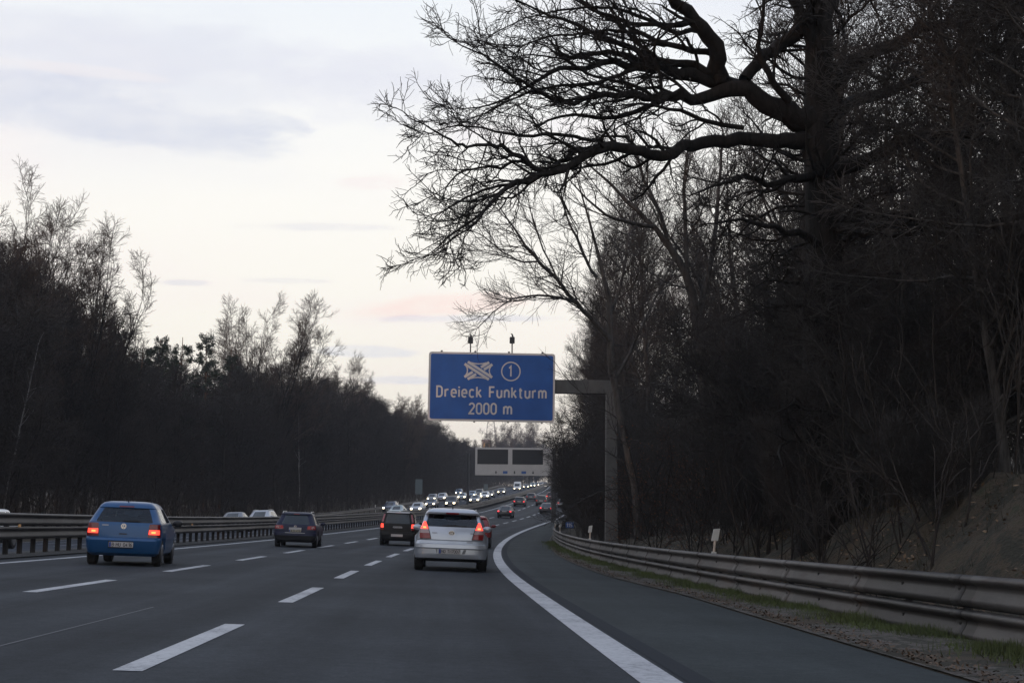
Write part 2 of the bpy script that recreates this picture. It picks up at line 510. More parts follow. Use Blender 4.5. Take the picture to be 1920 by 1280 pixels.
def rail_mat(name, base, rust, white=0.0):
    """Weathered galvanised steel along a guardrail: dull zinc, rust blotches, paler repaired lengths (UV = along, up)."""
    m = bpy.data.materials.new(name)
    m.use_nodes = True
    t = m.node_tree
    L = t.links
    b = t.nodes['Principled BSDF']
    b.inputs['Roughness'].default_value = 0.55
    b.inputs['Metallic'].default_value = 0.25
    uv = N(t, 'ShaderNodeUVMap', uv_map='UVMap')
    mp = N(t, 'ShaderNodeMapping'); mp.inputs['Scale'].default_value = (0.22, 1.2, 1); L.new(uv.outputs[0], mp.inputs[0])
    n1 = N(t, 'ShaderNodeTexNoise', inp={'Scale': 2.2, 'Detail': 7.0, 'Roughness': 0.7}); L.new(mp.outputs[0], n1.inputs['Vector'])
    r1 = ramp(t, [(0.34, tuple(c * 0.60 for c in base)), (0.5, base), (0.66, tuple(c * 1.3 for c in base))]); L.new(n1.outputs[0], r1.inputs[0])
    n2 = N(t, 'ShaderNodeTexNoise', inp={'Scale': 5.0, 'Detail': 6.0, 'Roughness': 0.7}); L.new(mp.outputs[0], n2.inputs['Vector'])
    r2 = N(t, 'ShaderNodeMapRange', inp={1: 0.52, 2: 0.68, 3: 0.0, 4: 0.85}); L.new(n2.outputs[0], r2.inputs[0])
    mx = N(t, 'ShaderNodeMix', data_type='RGBA'); L.new(r2.outputs[0], mx.inputs[0]); L.new(r1.outputs[0], mx.inputs[6]); mx.inputs[7].default_value = (*rust, 1)
    # each 4 m length of beam has its own tone
    sp = N(t, 'ShaderNodeSeparateXYZ'); L.new(uv.outputs[0], sp.inputs[0])
    dv = N(t, 'ShaderNodeMath', operation='DIVIDE', inp={1: 4.0}); L.new(sp.outputs[0], dv.inputs[0])
    fl = N(t, 'ShaderNodeMath', operation='FLOOR'); L.new(dv.outputs[0], fl.inputs[0])
    wn = N(t, 'ShaderNodeTexWhiteNoise', noise_dimensions='1D'); L.new(fl.outputs[0], wn.inputs['W'])
    ml = N(t, 'ShaderNodeMapRange', inp={1: 0, 2: 1, 3: 0.6, 4: 1.42}); L.new(wn.outputs[0], ml.inputs[0])
    sc = N(t, 'ShaderNodeVectorMath', operation='SCALE'); L.new(mx.outputs[2], sc.inputs[0]); L.new(ml.outputs[0], sc.inputs['Scale'])
    L.new(sc.outputs[0], b.inputs['Base Color'])
    MATS[name] = m
    return m

# ------------------------------------------------------------------ ground, roads, markings
def edge_t(s):
    """Edge of the asphalt shoulder."""
    return np.interp(s, [-40, 10, 27, 37, 60, 80, 95, 400], [4.05, 4.1, 4.45, 4.1, 4.05, 4.2, 4.2, 4.2])


def stations(a, b):
    out, s = [], a
    while s < b:
        out.append(s)
        s += 2.0 if -8 < s < 60 else (4.0 if s < 220 else (8.0 if s < 520 else 40.0))
    out.append(b)
    return np.array(out, float)


def sheet(name, ss, tcols, mat, zfun, smooth=True):
    """A sheet that follows the road: tcols is a function of s giving the lateral places."""
    T = np.array([tcols(s) for s in ss])
    n, m = T.shape
    S = np.repeat(ss[:, None], m, 1)
    P = W(S, T)
    P[..., 2] = zfun(S, T)
    idx = np.arange(n * m).reshape(n, m)
    F = np.stack([idx[:-1, :-1], idx[:-1, 1:], idx[1:, 1:], idx[1:, :-1]], -1).reshape(-1, 4)
    uv = np.stack([T, S], -1).reshape(-1, 2)
    return mesh_np(name, P.reshape(-1, 3), F, mat, smooth, uv)


def paint_mat():
    """White road paint, scuffed down to the asphalt in specks and along tyre smears."""
    m = pmat('road paint', (0.46, 0.47, 0.49), 0.65)
    t = m.node_tree
    tc = N(t, 'ShaderNodeTexCoord')
    n1 = N(t, 'ShaderNodeTexNoise', inp={'Scale': 16.0, 'Detail': 8.0, 'Roughness': 0.75}); t.links.new(tc.outputs['Object'], n1.inputs['Vector'])
    n2 = N(t, 'ShaderNodeTexNoise', inp={'Scale': 1.1, 'Detail': 4.0}); t.links.new(tc.outputs['Object'], n2.inputs['Vector'])
    ad = N(t, 'ShaderNodeMath', operation='MULTIPLY_ADD', inp={1: 0.45}); t.links.new(n2.outputs[0], ad.inputs[0]); t.links.new(n1.outputs[0], ad.inputs[2])
    r = ramp(t, [(0.50, (0.50, 0.51, 0.52)), (0.70, (0.42, 0.43, 0.45)), (0.82, (0.28, 0.29, 0.31)), (0.92, (0.07, 0.075, 0.085))]); t.links.new(ad.outputs[0], r.inputs[0])
    t.links.new(r.outputs[0], t.nodes['Principled BSDF'].inputs['Base Color'])
    return m


M_ASPH = asphalt_mat('asphalt', (0.0435, 0.048, 0.0535))
M_SHLD = asphalt_mat('shoulder asphalt', (0.048, 0.055, 0.057), 0.14, tracks=False)
M_ASPH2 = asphalt_mat('opposite asphalt', (0.042, 0.049, 0.062))
M_GROUND = litter_mat('leaf litter', [(0.010, 0.009, 0.006), (0.034, 0.027, 0.015), (0.016, 0.016, 0.008), (0.060, 0.042, 0.025), (0.024, 0.028, 0.011), (0.040, 0.032, 0.018)], 2.2)
M_VERGE = litter_mat('gravel and leaf verge', [(0.018, 0.016, 0.012), (0.058, 0.049, 0.041), (0.022, 0.024, 0.012), (0.13, 0.112, 0.10), (0.04, 0.034, 0.027), (0.09, 0.08, 0.07)], 4.5)
M_PAINT = paint_mat()
M_JOINT = pmat('sealed joint', (0.030, 0.034, 0.040), 0.9, spec=0.1)

ss_all = np.concatenate([stations(-100, 520), np.array([600, 680, 800, 1000, 1300, 1590])])


def gcols(s):
    r, e = float(rail_t(s)), float(edge_t(s))
    return ([-520, -300, -180, -120, -85, -65, -50, -42, -36, -33, -31, -29, -27.5, -25.0, -24.2, -18, -12.4, -12.0, -10.8, -10.2, -9.9, -5, 0, e - .15, e + .02, e + .3, r]
            + [r + .3 + .22 * k for k in range(26)] + [r + 7, r + 9, r + 15, r + 25, r + 45, r + 90, r + 180, r + 500])


def gz(S, T):
    e = edge_t(S)
    under = ((T > -10.1) & (T < e)) | ((T > -24.5) & (T < -12.2))
    rng = np.random.default_rng(4)
    on = sm(T, rail_t(S) + .4, rail_t(S) + 1.2)
    lump = .10 * np.sin(S * 1.1 + T * 2.3) * np.sin(S * .47 - T * 1.1) + .06 * np.sin(S * 2.9 - T * 3.1)
    bump = rng.normal(0, 1, S.shape) * np.where(T < -29, 0.07, 0.0) + on * (lump + rng.normal(0, .045, S.shape))
    return zz(S, T) + np.where(under, -0.05, 0.012) + bump


ss_all = np.concatenate([np.arange(-100, 6, 4.0), np.arange(6, 60, .5), ss_all[ss_all >= 60]])
tag(link('ground', sheet('ground', ss_all, gcols, M_GROUND, gz)), kind='structure')
sr = np.concatenate([stations(-60, 520), np.array([600, 680, 800])])
tag(link('road', sheet('road', sr, lambda s: [-10.0, -9.2, -5.5, -2, 1.0, 1.76], M_ASPH, road_z)), kind='structure')
tag(link('road_shoulder', sheet('road_shoulder', sr, lambda s: [1.76, 2.6, 3.4, float(edge_t(s))], M_SHLD, lambda S, T: road_z(S, T) + 0.001)), kind='structure')
tag(link('opposite_road', sheet('opposite_road', sr, lambda s: [-24.3, -21, -17, -13, -12.3], M_ASPH2, road_z)), kind='structure')
tag(link('verge', sheet('verge', sr, lambda s: [float(edge_t(s)) - .01, float(edge_t(s)) + .25, float(rail_t(s)) - .1, float(rail_t(s)) + .3, float(rail_t(s)) + .6], M_VERGE,
     lambda S, T: zz(S, T) + 0.022 + 0.03 * np.sin(S * 2.1) * (T > edge_t(S) + .2))), kind='structure')
tag(link('median_strip', sheet('median_strip', sr, lambda s: [-12.35, -12.1, -10.8, -10.2, -9.97], litter_mat('median dirt', [(0.03, 0.03, 0.03), (0.055, 0.055, 0.055), (0.04, 0.045, 0.03)], 3.0), lambda S, T: zz(S, T) + 0.028)), kind='structure')


def strip(ts, w, a, b, dz=0.005):
    s = stations(a, b)
    return s, [ts - w / 2, ts + w / 2], dz


def marking(name, runs, mat, dz=0.005):
    V, F, base = [], [], 0
    for ts, w, a, b in runs:
        s = stations(a, b)
        for q in s:
            V += [WR(q, ts - w / 2, dz), WR(q, ts + w / 2, dz)]
        for i in range(len(s) - 1):
            k = base + 2 * i
            F.append((k, k + 1, k + 3, k + 2))
        base += 2 * len(s)
    me = mesh_np(name, np.array(V), np.array(F), mat)
    return tag(link(name, me), kind='structure')


marking('edge_line', [(1.55, 0.32, -30, 700)], M_PAINT)
marking('median_edge_line', [(-9.25, 0.18, -30, 700)], M_PAINT)
marking('lane_line', [(-2.13, 0.20, 10.0 + 9.62 * n, 15.0 + 9.62 * n) for n in range(-2, 55)], M_PAINT)
marking('outer_lane_line', [(-5.58, 0.20, 19.9 - 9.6 + 9.6 * n, 24.7 - 9.6 + 9.6 * n) for n in range(0, 55)], M_PAINT)
marking('opposite_lane_line', [(tt, 0.15, 20 + 9.6 * n, 25 + 9.6 * n) for n in range(0, 50) for tt in (-16.2, -20.0)] + [(-12.9, .15, 0, 520), (-23.7, .2, 0, 520)], M_PAINT)
marking('sealed_joint', [(1.86, 0.20, -30, 300)], M_JOINT, 0.004)
marking('tar_seam', [(-3.45, 0.03, 6, 17.5)], pmat('tar seam', (0.065, 0.07, 0.08), 0.7), 0.0035)

# ------------------------------------------------------------------ guardrails
WBEAM = [(0.0, 0.33), (0.05, 0.327), (0.083, 0.300), (0.085, 0.268), (0.035, 0.238), (0.012, 0.218), (0.026, 0.175), (0.078, 0.090), (0.085, 0.062), (0.060, 0.022), (0.0, 0.0)]


def beam(name, tfun, zbase, a, b, mat, side, parent, prof=WBEAM, scale=1.0, step=2.0):
    """Corrugated beam that follows the road; side = -1 bulges towards smaller t."""
    s = np.arange(a, b + .1, step)
    V, uv = [], []
    for q in s:
        t0 = float(tfun(q))
        for o, z in prof:
            V.append(W(q, t0 + side * o * scale) * [1, 1, 0] + [0, 0, float(road_z(q, t0)) + zbase + z * scale])
            uv.append((q, z * scale + zbase))
    n, m = len(s), len(prof)
    idx = np.arange(n * m).reshape(n, m)
    F = np.stack([idx[:-1, :-1], idx[:-1, 1:], idx[1:, 1:], idx[1:, :-1]], -1).reshape(-1, 4)
    # a thin back so that the beam is a closed sheet of steel
    me = mesh_np(name, np.array(V), F, mat, True, np.array(uv))
    o = link(name, me, parent)
    md = o.modifiers.new('steel', 'SOLIDIFY'); md.thickness = 0.006; md.offset = 0
    return o


M_RAIL = rail_mat('weathered rail', (0.074, 0.068, 0.064), (0.036, 0.024, 0.019))
M_RAILD = rail_mat('dark median rail', (0.060, 0.055, 0.054), (0.034, 0.028, 0.026))
M_POST = pmat('rail post', (0.016, 0.014, 0.014), 0.8, noise=0.3, nscale=12)
M_BOLT = pmat('rail bolt', (0.03, 0.028, 0.026), 0.6, metal=0.4)

gr = empty('guardrail', 'weathered grey two beam steel guardrail along the right shoulder, rusty patches, grass below', 'guardrail')
beam('beam', rail_t, 0.39, 3, 150, M_RAIL, -1, gr, scale=1.10)
beam('beam', rail_t, 0.0, 3, 150, M_RAIL, -1, gr, scale=1.10)


def add_posts(root, tfun, ss, zt, w, d, mat, off, name='post'):
    base = None
    for q in ss:
        t0 = float(tfun(q)) + off
        m = frame(q, t0)
        if base is None:
            mb = MB().box((0, 0, (zt - .1) / 2), (w, d, zt + .1))
            base = mb.build(name, mat, root, bevel=0.004)
            o = base
        else:
            o = base.copy(); COL.objects.link(o)
        o.matrix_world = Matrix.Translation(m.translation) @ Matrix.Rotation(-math.atan2(m[0][1], m[1][1]), 4, 'Z')
    return base


for q in np.arange(8.5, 60, 4.0):                     # where two lengths of beam lap over each other
    for zb in (0.39, 0.0):
        beam('splice', lambda s_: float(rail_t(s_)) - 0.006, zb, q - .17, q + .16, M_RAIL, -1, gr, scale=1.10, step=.16)
add_posts(gr, rail_t, np.arange(4.5, 100, 2.0), 0.74, 0.06, 0.11, M_POST, 0.05)
# overlap bolts show as dark drips at every joint
bolt0 = None
for q in np.arange(4.5, 90, 2.0):
    for zb in (0.39, 0.0):
        p = WR(q, float(rail_t(q)) - 0.028); p[2] += zb + .178
        if bolt0 is None:
            bolt0 = MB().box((0, 0, 0), (0.03, 0.05, 0.075)).build('bolt', M_BOLT, gr); o = bolt0
        else:
            o = bolt0.copy(); COL.objects.link(o)
        o.location = p

med = lambda s: -10.8
mr = empty('guardrail', 'dark median guardrail of two stacked beams on close black posts between the carriageways', 'guardrail')
beam('beam', lambda s: -10.62, 0.73, 20, 480, M_RAILD, 1, mr, scale=0.93, step=3)
beam('beam', lambda s: -10.62, 0.40, 20, 480, M_RAILD, 1, mr, scale=0.93, step=3)
beam('beam', lambda s: -10.98, 0.73, 20, 480, M_RAILD, -1, mr, scale=0.93, step=3)
beam('beam', lambda s: -10.98, 0.40, 20, 480, M_RAILD, -1, mr, scale=0.93, step=3)
add_posts(mr, med, 34.9 + 1.13 * np.arange(0, 96), 0.98, 0.10, 0.13, M_POST, 0.0)
fp = MB()
for q in 34.9 + 1.13 * np.arange(96, 240):
    p = WR(q, -10.8); fp.box((p[0], p[1], p[2] + .45), (.10, .13, .98))
tag(fp.build('far_post', M_POST, mr), kind='stuff')
M_AMBER = pmat('amber reflector', (0.95, 0.55, 0.25), 0.3, emit=(1.0, 0.55, 0.25), estr=0.0)  # bright amber colour stands in for glints of oncoming headlights
for q in (36.2, 57.6):
    p = WR(q, -10.53); MB().box((p[0], p[1], p[2] + .735), (.06, .03, .07)).build('glint', M_AMBER, mr)

orl = empty('guardrail', 'plain single beam guardrail along the far edge of the opposite carriageway below the woods', 'guardrail')
beam('beam', lambda s: -24.9, 0.42, 60, 470, M_RAILD, 1, orl, scale=1.0, step=4)
fp = MB()
for q in np.arange(62, 470, 4.0):
    p = WR(q, -24.98); fp.box((p[0], p[1], p[2] + .3), (.06, .1, .8))
tag(fp.build('post', M_POST, orl), kind='stuff')


# ------------------------------------------------------------------ delineators
M_WHITE = pmat('white plastic', (0.62, 0.60, 0.56), 0.5, noise=0.1, nscale=6)
M_WOODY = pmat('faded stem', (0.62, 0.50, 0.40), 0.6, noise=0.15, nscale=9)


def delineator(q, label, lean=0.0, sc=1.0):
    t0 = float(rail_t(q)) + 0.05
    p = WR(q, t0); p[2] += 0.74
    e = empty('delineator', label, 'roadside marker', 'white delineators on the right guardrail')
    e.matrix_world = Matrix.Translation(p) @ Matrix.Rotation(math.radians(lean), 4, 'Y')
    MB().tube([(0, 0, -.3), (0, 0, .30)], 0.028, 8).build('stem', M_WOODY, e, smooth=True)
    pl = MB()
    n = 3
    V = [(-.085, -.02, .27), (.062, -.02, .29), (.085, -.02, .56), (-.055, -.02, .53), (-.085, .02, .27), (.062, .02, .29), (.085, .02, .56), (-.055, .02, .53)]
    pl.add([tuple(c * sc for c in v) for v in V], [(0, 1, 2, 3), (4, 7, 6, 5), (0, 4, 5, 1), (1, 5, 6, 2), (2, 6, 7, 3), (3, 7, 4, 0)])
    pl.build('plate', M_WHITE, e, bevel=0.008)
    MB().box((0, 0, .0), (.10, .08, .10)).build('bracket', M_WHITE, e, bevel=.01)
    return e


delineator(31.2, 'largest white delineator plate on a short stem, leaning above the nearest stretch of right guardrail', 6)
delineator(57.5, 'white delineator plate on a stem just left of the sign gantry post', 2)
delineator(82, 'small white delineator left of the little blue sign', 3)
delineator(94, 'tiny white delineator at the far end of the right guardrail', 2)
for k, (px, py, q) in enumerate([(700, 948, 200), (752, 940, 220), (792, 934, 240), (826, 929, 262)]):
    p = WR(q, -25.3)
    MBo = MB().tube([(0, 0, 0), (0, 0, 1.05)], .06, 6)
    o = MBo.build('marker_post', M_WHITE, None, smooth=True)
    o.location = p
    tag(o, 'tiny white marker post behind the far guardrail of the opposite carriageway', 'roadside marker', 'marker posts beyond the opposite carriageway')

# small blue number sign on two thin stems behind the rail
bs = empty('number_sign', 'little blue number sign on two thin stems behind the right guardrail', 'road sign')
c = at(1068, 984, 76)
g0 = float(zz(76, rail_t(76) + .6))
bs.matrix_world = Matrix.Translation((c.x, c.y, g0))
hz = c.z - g0
M_BLUE = pmat('sign blue', (0.012, 0.088, 0.34), 0.45, noise=0.12, nscale=1.2)
M_BLUES = pmat('small sign blue', (0.035, 0.10, 0.30), 0.45)
M_SIGNW = pmat('sign white', (0.60, 0.57, 0.55), 0.5, noise=0.06, nscale=2)
M_GALV = pmat('galvanised post', (0.095, 0.093, 0.090), 0.6, metal=0.1, noise=0.18, nscale=3, bump=0.1)
MB().box((0, 0, hz), (.42, .03, .29)).build('plate', M_BLUES, bs, bevel=.01)
for x in (-.09, .06):
    MB().tube([(x, .03, 0), (x, .03, hz)], .016, 6).build('stem', M_GALV, bs)


# ------------------------------------------------------------------ lettering in strokes of one width
def arc(cx, cy, rx, ry, a0, a1, n=12):
    return [(cx + rx * math.cos(math.radians(a0 + (a1 - a0) * i / n)), cy + ry * math.sin(math.radians(a0 + (a1 - a0) * i / n))) for i in range(n + 1)]


XH = 0.72
GL = {
    'D': (0.58, [[(0, 0), (0, 1), (.26, 1)] + arc(.26, .70, .30, .30, 90, 0, 8) + arc(.26, .30, .30, .30, 0, -90, 8) + [(0, 0)]]),
    'r': (0.36, [[(0, 0), (0, XH)], [(0, .44)] + arc(.24, .44, .24, .26, 170, 95, 6) + [(.36, .70)]]),
    'e': (0.50, [[(.0, .37), (.50, .37)] + arc(.25, .46, .25, .26, 0, 180, 12) + [(0, .26)] + arc(.25, .26, .25, .26, 180, 318, 10)]),
    'i': (0.0, [[(0, 0), (0, XH)], [(0, .86), (0, 1.0)]]),
    'c': (0.46, [arc(.25, .46, .25, .26, 38, 180, 10) + arc(.25, .26, .25, .26, 180, 322, 10)]),
    'k': (0.46, [[(0, 0), (0, 1)], [(.44, XH), (.02, .30)], [(.16, .42), (.48, 0)]]),
    'F': (0.50, [[(0, 0), (0, 1), (.52, 1)], [(0, .52), (.46, .52)]]),
    'u': (0.48, [[(0, XH), (0, .24)] + arc(.24, .24, .24, .24, 180, 300, 9) + [(.48, .26)], [(.48, XH), (.48, 0)]]),
    'n': (0.48, [[(0, 0), (0, XH)], [(0, .46)] + arc(.24, .48, .24, .24, 120, 0, 9) + [(.48, 0)]]),
    't': (0.36, [[(.14, .94), (.14, .16)] + arc(.30, .16, .16, .16, 180, 270, 6) + [(.36, 0)], [(0, XH), (.34, XH)]]),
    'm': (0.78, [[(0, 0), (0, XH)], [(0, .50)] + arc(.195, .525, .195, .195, 120, 0, 8) + [(.39, 0)], [(.39, .50)] + arc(.585, .525, .195, .195, 120, 0, 8) + [(.78, 0)]]),
    '2': (0.50, [arc(.25, .74, .25, .26, 165, -20, 12) + [(.44, .60), (0, .03), (0, 0), (.52, 0)]]),
    '0': (0.50, [arc(.25, .72, .25, .28, 180, 0, 12) + arc(.25, .28, .25, .28, 0, -180, 12) + [(0, .72)]]),
    '1': (0.28, [[(.28, 0), (.28, 1), (.0, .80)]]),
    '7': (0.46, [[(0, 1), (.48, 1), (.14, 0)]]),
    '4': (0.5, [[(.34, 0), (.34, 1), (0, .25), (.5, .25)]]),
    '6': (0.5, [[(.42, 1)] + arc(.25, .35, .25, .5, 110, 180, 6) + arc(.25, .28, .25, .28, 180, 540, 18)]),
    '5': (0.5, [[(.46, 1), (.06, 1), (.03, .55)] + arc(.23, .30, .26, .30, 110, -150, 12)]),
    'M': (0.62, [[(0, 0), (0, 1), (.31, .35), (.62, 1), (.62, 0)]]),
    'O': (0.54, [arc(.27, .70, .27, .30, 180, 0, 12) + arc(.27, .30, .27, .30, 0, -180, 12) + [(0, .70)]]),
    'T': (0.54, [[(0, 1), (.54, 1)], [(.27, 1), (.27, 0)]]),
    'N': (0.54, [[(0, 0), (0, 1), (.54, 0), (.54, 1)]]),
    'B': (0.50, [[(0, 0), (0, 1), (.26, 1)] + arc(.26, .76, .22, .24, 90, -90, 8) + arc(.26, .26, .25, .26, 90, -90, 8) + [(0, 0)], [(0, .52), (.26, .52)]]),
    'U': (0.52, [[(0, 1), (0, .26)] + arc(.26, .26, .26, .26, 180, 360, 10) + [(.52, 1)]]),
    'H': (0.52, [[(0, 0), (0, 1)], [(.52, 0), (.52, 1)], [(0, .5), (.52, .5)]]),
    'A': (0.56, [[(0, 0), (.28, 1), (.56, 0)], [(.10, .33), (.46, .33)]]),
    '-': (0.2, [[(0, .45), (.2, .45)]]),
    '.': (0.05, [[(0, .5), (0.07, .5)]]),
    ' ': (0.30, []),
}


def stroke(mb, pts, w, to3, thick=0.0):
    """A band of even width along a polyline, mitred; to3 maps (x, y) to space."""
    P = [Vector((p[0], p[1])) for p in pts]
    Q = [P[0]]
    for p in P[1:]:
        if (p - Q[-1]).length > 1e-5:
            Q.append(p)
    P = Q
    Ls, Rs = [], []
    closed = (P[0] - P[-1]).length < 1e-4
    for i, p in enumerate(P):
        a = (p - P[i - 1]).normalized() if i > 0 else ((P[0] - P[-2]).normalized() if closed else None)
        b = (P[i + 1] - p).normalized() if i < len(P) - 1 else ((P[1] - P[0]).normalized() if closed else None)
        if a is None: a = b
        if b is None: b = a
        n1, n2 = Vector((-a.y, a.x)), Vector((-b.y, b.x))
        m = n1 + n2
        if m.length < 0.3:
            m = n1
        m.normalize()
        k = w / 2 / max(0.45, m.dot(n1))
        Ls.append(p + m * k); Rs.append(p - m * k)
    mb.lay = getattr(mb, 'lay', 0) + 1                 # every stroke a hair in front of the last
    dy = -0.0012 * (mb.lay % 5)
    base = [Vector(to3(*q)) + Vector((0, dy, 0)) for q in Ls + Rs]
    n = len(P)
    mb.add(base, [(i, n + i, n + i + 1, i + 1) for i in range(n - 1)])


def text_width(txt, gap, w):
    return sum(GL[c][0] + gap for c in txt) - gap


def write(mb, txt, x0, y0, h, to3, gap=0.30, w=0.14, sx=1.0):
    x = x0
    for c in txt:
        wd, st = GL[c]
        for s in st:
            stroke(mb, [(x + p[0] * h * sx, y0 + p[1] * h) for p in s], w * h, to3)
        x += (wd + gap) * h * sx
    return x


mb = MB()
write(mb, '115', -.15, hz - .085, .17, lambda x, y: (x, -.021, y), gap=.28, w=.16)
mb.build('number', pmat('sign figure', (.55, .56, .58), .5), bs, fix=False)

# ------------------------------------------------------------------ cantilever gantry with the blue sign
GD = 68.0
pb = at(1145, 1024, GD)
gp = empty('sign_gantry', 'grey steel cantilever post with a box arm carrying the blue motorway sign', 'gantry')
zb = float(zz(GD, rail_t(GD) + 1.6)) - .2
px_l, px_r = at(1135, 900, GD).x, at(1157, 900, GD).x
arm_t, arm_b = at(1100, 713, GD).z, at(1100, 738, GD).z
gx = (px_l + px_r) / 2
gp.matrix_world = Matrix.Translation((gx, GD, zb))
hw_ = (px_r - px_l) / 2
mb = MB()
H = arm_t - zb
V, F = [], []
for z, k in ((0, 1.12), (0.6, 1.05), (H, 0.86)):
    V += [(-hw_ * k, -hw_ * k * .8, z), (hw_ * k, -hw_ * k * .8, z), (hw_ * k, hw_ * k * .8, z), (-hw_ * k, hw_ * k * .8, z)]
for i in range(2):
    for k in range(4):
        F.append((4 * i + k, 4 * i + (k + 1) % 4, 4 * i + 4 + (k + 1) % 4, 4 * i + 4 + k))
F += [(0, 3, 2, 1), (8, 9, 10, 11)]
mb.add(V, F).build('post', M_GALV, gp, bevel=.02)
MB().box((0, 0, .05), (1.0, 1.0, .3)).build('base', pmat('concrete', (.16, .155, .15), .8, noise=.2, nscale=4), gp, bevel=.02)
sign_l, sign_r = at(803, 725, GD - .35), at(1040.5, 725, GD - .35)
sign_t, sign_b = at(921, 661, GD - .35), at(921, 790, GD - .35)
ax0 = sign_l.x - gx + .5
MB().box(((ax0 - hw_ * .8) / 2, 0, (arm_t + arm_b) / 2 - zb), (-(ax0 + hw_ * .8), .42, arm_t - arm_b)).build('arm', M_GALV, gp, bevel=.015)
# two sensors on poles standing on the arm behind the sign
M_DARK = pmat('dark housing', (0.03, 0.032, 0.036), 0.5)
for px in (882, 960):
    b = at(px, 665, GD + .05); tp = at(px, 644, GD + .05); hp = at(px, 628, GD + .05); xx = b.x - gx
    so_ = MB().tube([(xx, 0, arm_t - zb), (xx, 0, tp.z - zb)], .03, 8).build('sensor_pole', M_DARK, gp)
    m2 = MB()
    z0, z1 = tp.z - zb, at(px, 632, GD + .05).z - zb
    m2.box((xx, 0, (z0 + z1) / 2), (.24, .2, z1 - z0))
    hd = m2.build('sensor', M_DARK, so_, bevel=.03)
    m3 = MB().tube([(xx + .03, 0, z1), (xx, 0, z1 + .12), (xx - .05, 0, z1 + .17)], [.045, .035, .02], 8)
    m3.build('hood', M_DARK, so_, smooth=True)

sg = empty('motorway_sign', 'large blue motorway direction sign reading Dreieck Funkturm 2000 m with interchange symbol and circled 1', 'road sign')
SW, SH = sign_r.x - sign_l.x, sign_t.z - sign_b.z
sx0, sz0 = (sign_l.x + sign_r.x) / 2, (sign_t.z + sign_b.z) / 2
sg.matrix_world = Matrix.Translation((sx0, GD - .35, sz0)) @ Matrix.Rotation(math.radians(0.35), 4, 'Y')


def rrect(w, h, r, n=6):
    out = []
    for cx, cy, a in ((w / 2 - r, h / 2 - r, 0), (-w / 2 + r, h / 2 - r, 90), (-w / 2 + r, -h / 2 + r, 180), (w / 2 - r, -h / 2 + r, 270)):
        out += arc(cx, cy, r, r, a, a + 90, n)
    return out


def plate(mb, outline, y0, y1):
    n = len(outline)
    mb.add([(x, y0, z) for x, z in outline] + [(x, y1, z) for x, z in outline],
           [tuple(range(n)), tuple(range(2 * n - 1, n - 1, -1))] + [(i, n + i, n + (i + 1) % n, (i + 1) % n) for i in range(n)])
    return mb


plate(MB(), rrect(SW, SH, .14), 0.0, 0.06).build('border', M_SIGNW, sg)
plate(MB(), rrect(SW - .19, SH - .19, .09), -0.006, 0.001).build('panel', M_BLUE, sg)
fl = lambda x, y: (x, -0.011, y)
pxm = SW / 237.5                                             # metres per photo pixel on the sign
SX = lambda px: (px - 921.75) * pxm
SZ = lambda py: (725.5 - py) * pxm
lt, lt2 = MB(), MB()
capm = 19.3 * pxm
tw = write(MB(), 'Dreieck Funkturm', 0, 0, 1.0, fl, gap=.345, w=.145)
k_ = 204 * pxm / (tw - .345) / capm
write(lt, 'Dreieck Funkturm', SX(819.5), SZ(745), capm, fl, gap=.345, w=.165, sx=k_)
write(lt2, '2000 m', SX(880.5), SZ(776), capm, fl, gap=.26, w=.165, sx=0.93)
lt.build('place_name', M_SIGNW, sg)
lt2.build('distance', M_SIGNW, sg)
em = MB()
cxs, czs = SX(957.3), SZ(695.5)
ring = arc(cxs, czs, 17.3 * pxm, 17.3 * pxm, 0, 360, 48)
stroke(em, ring, 2.3 * pxm, fl)
write(em, '1', SX(954.0), SZ(704.8), 19.0 * pxm, fl, w=.15, sx=.62)
em.build('junction_number', M_SIGNW, sg)
im = MB()
IC = lambda px, py: (SX(840 + px / 9.847), SZ(660 + py / 9.847))
w2 = 5.0 * pxm
for pts in ([(322, 262), (346, 300), (353, 345), (346, 390), (322, 430)], [(786, 262), (762, 300), (754, 345), (762, 390), (786, 430)],
            [(420, 200), (480, 215), (552, 221), (630, 215), (695, 198)], [(420, 492), (480, 477), (552, 471), (630, 477), (695, 492)]):
    stroke(im, [IC(*p) for p in pts], 2.2 * pxm, fl)
for a, b in (((297, 468), (450, 372)), ((357, 508), (512, 412)), ((600, 283), (750, 188)), ((655, 325), (810, 226))):
    stroke(im, [IC(*a), IC(*b)], w2, fl)
stroke(im, [IC(297, 225), IC(750, 508)], w2, fl)
stroke(im, [IC(357, 185), IC(810, 468)], w2, fl)
im.build('interchange_symbol', M_SIGNW, sg)
for i in range(4):
    MB().box((-SW / 2 + .6 + i * (SW - 1.2) / 3, .12, 0.02), (.09, .12, SH + .12)).build('rib', M_GALV, sg, bevel=.005)

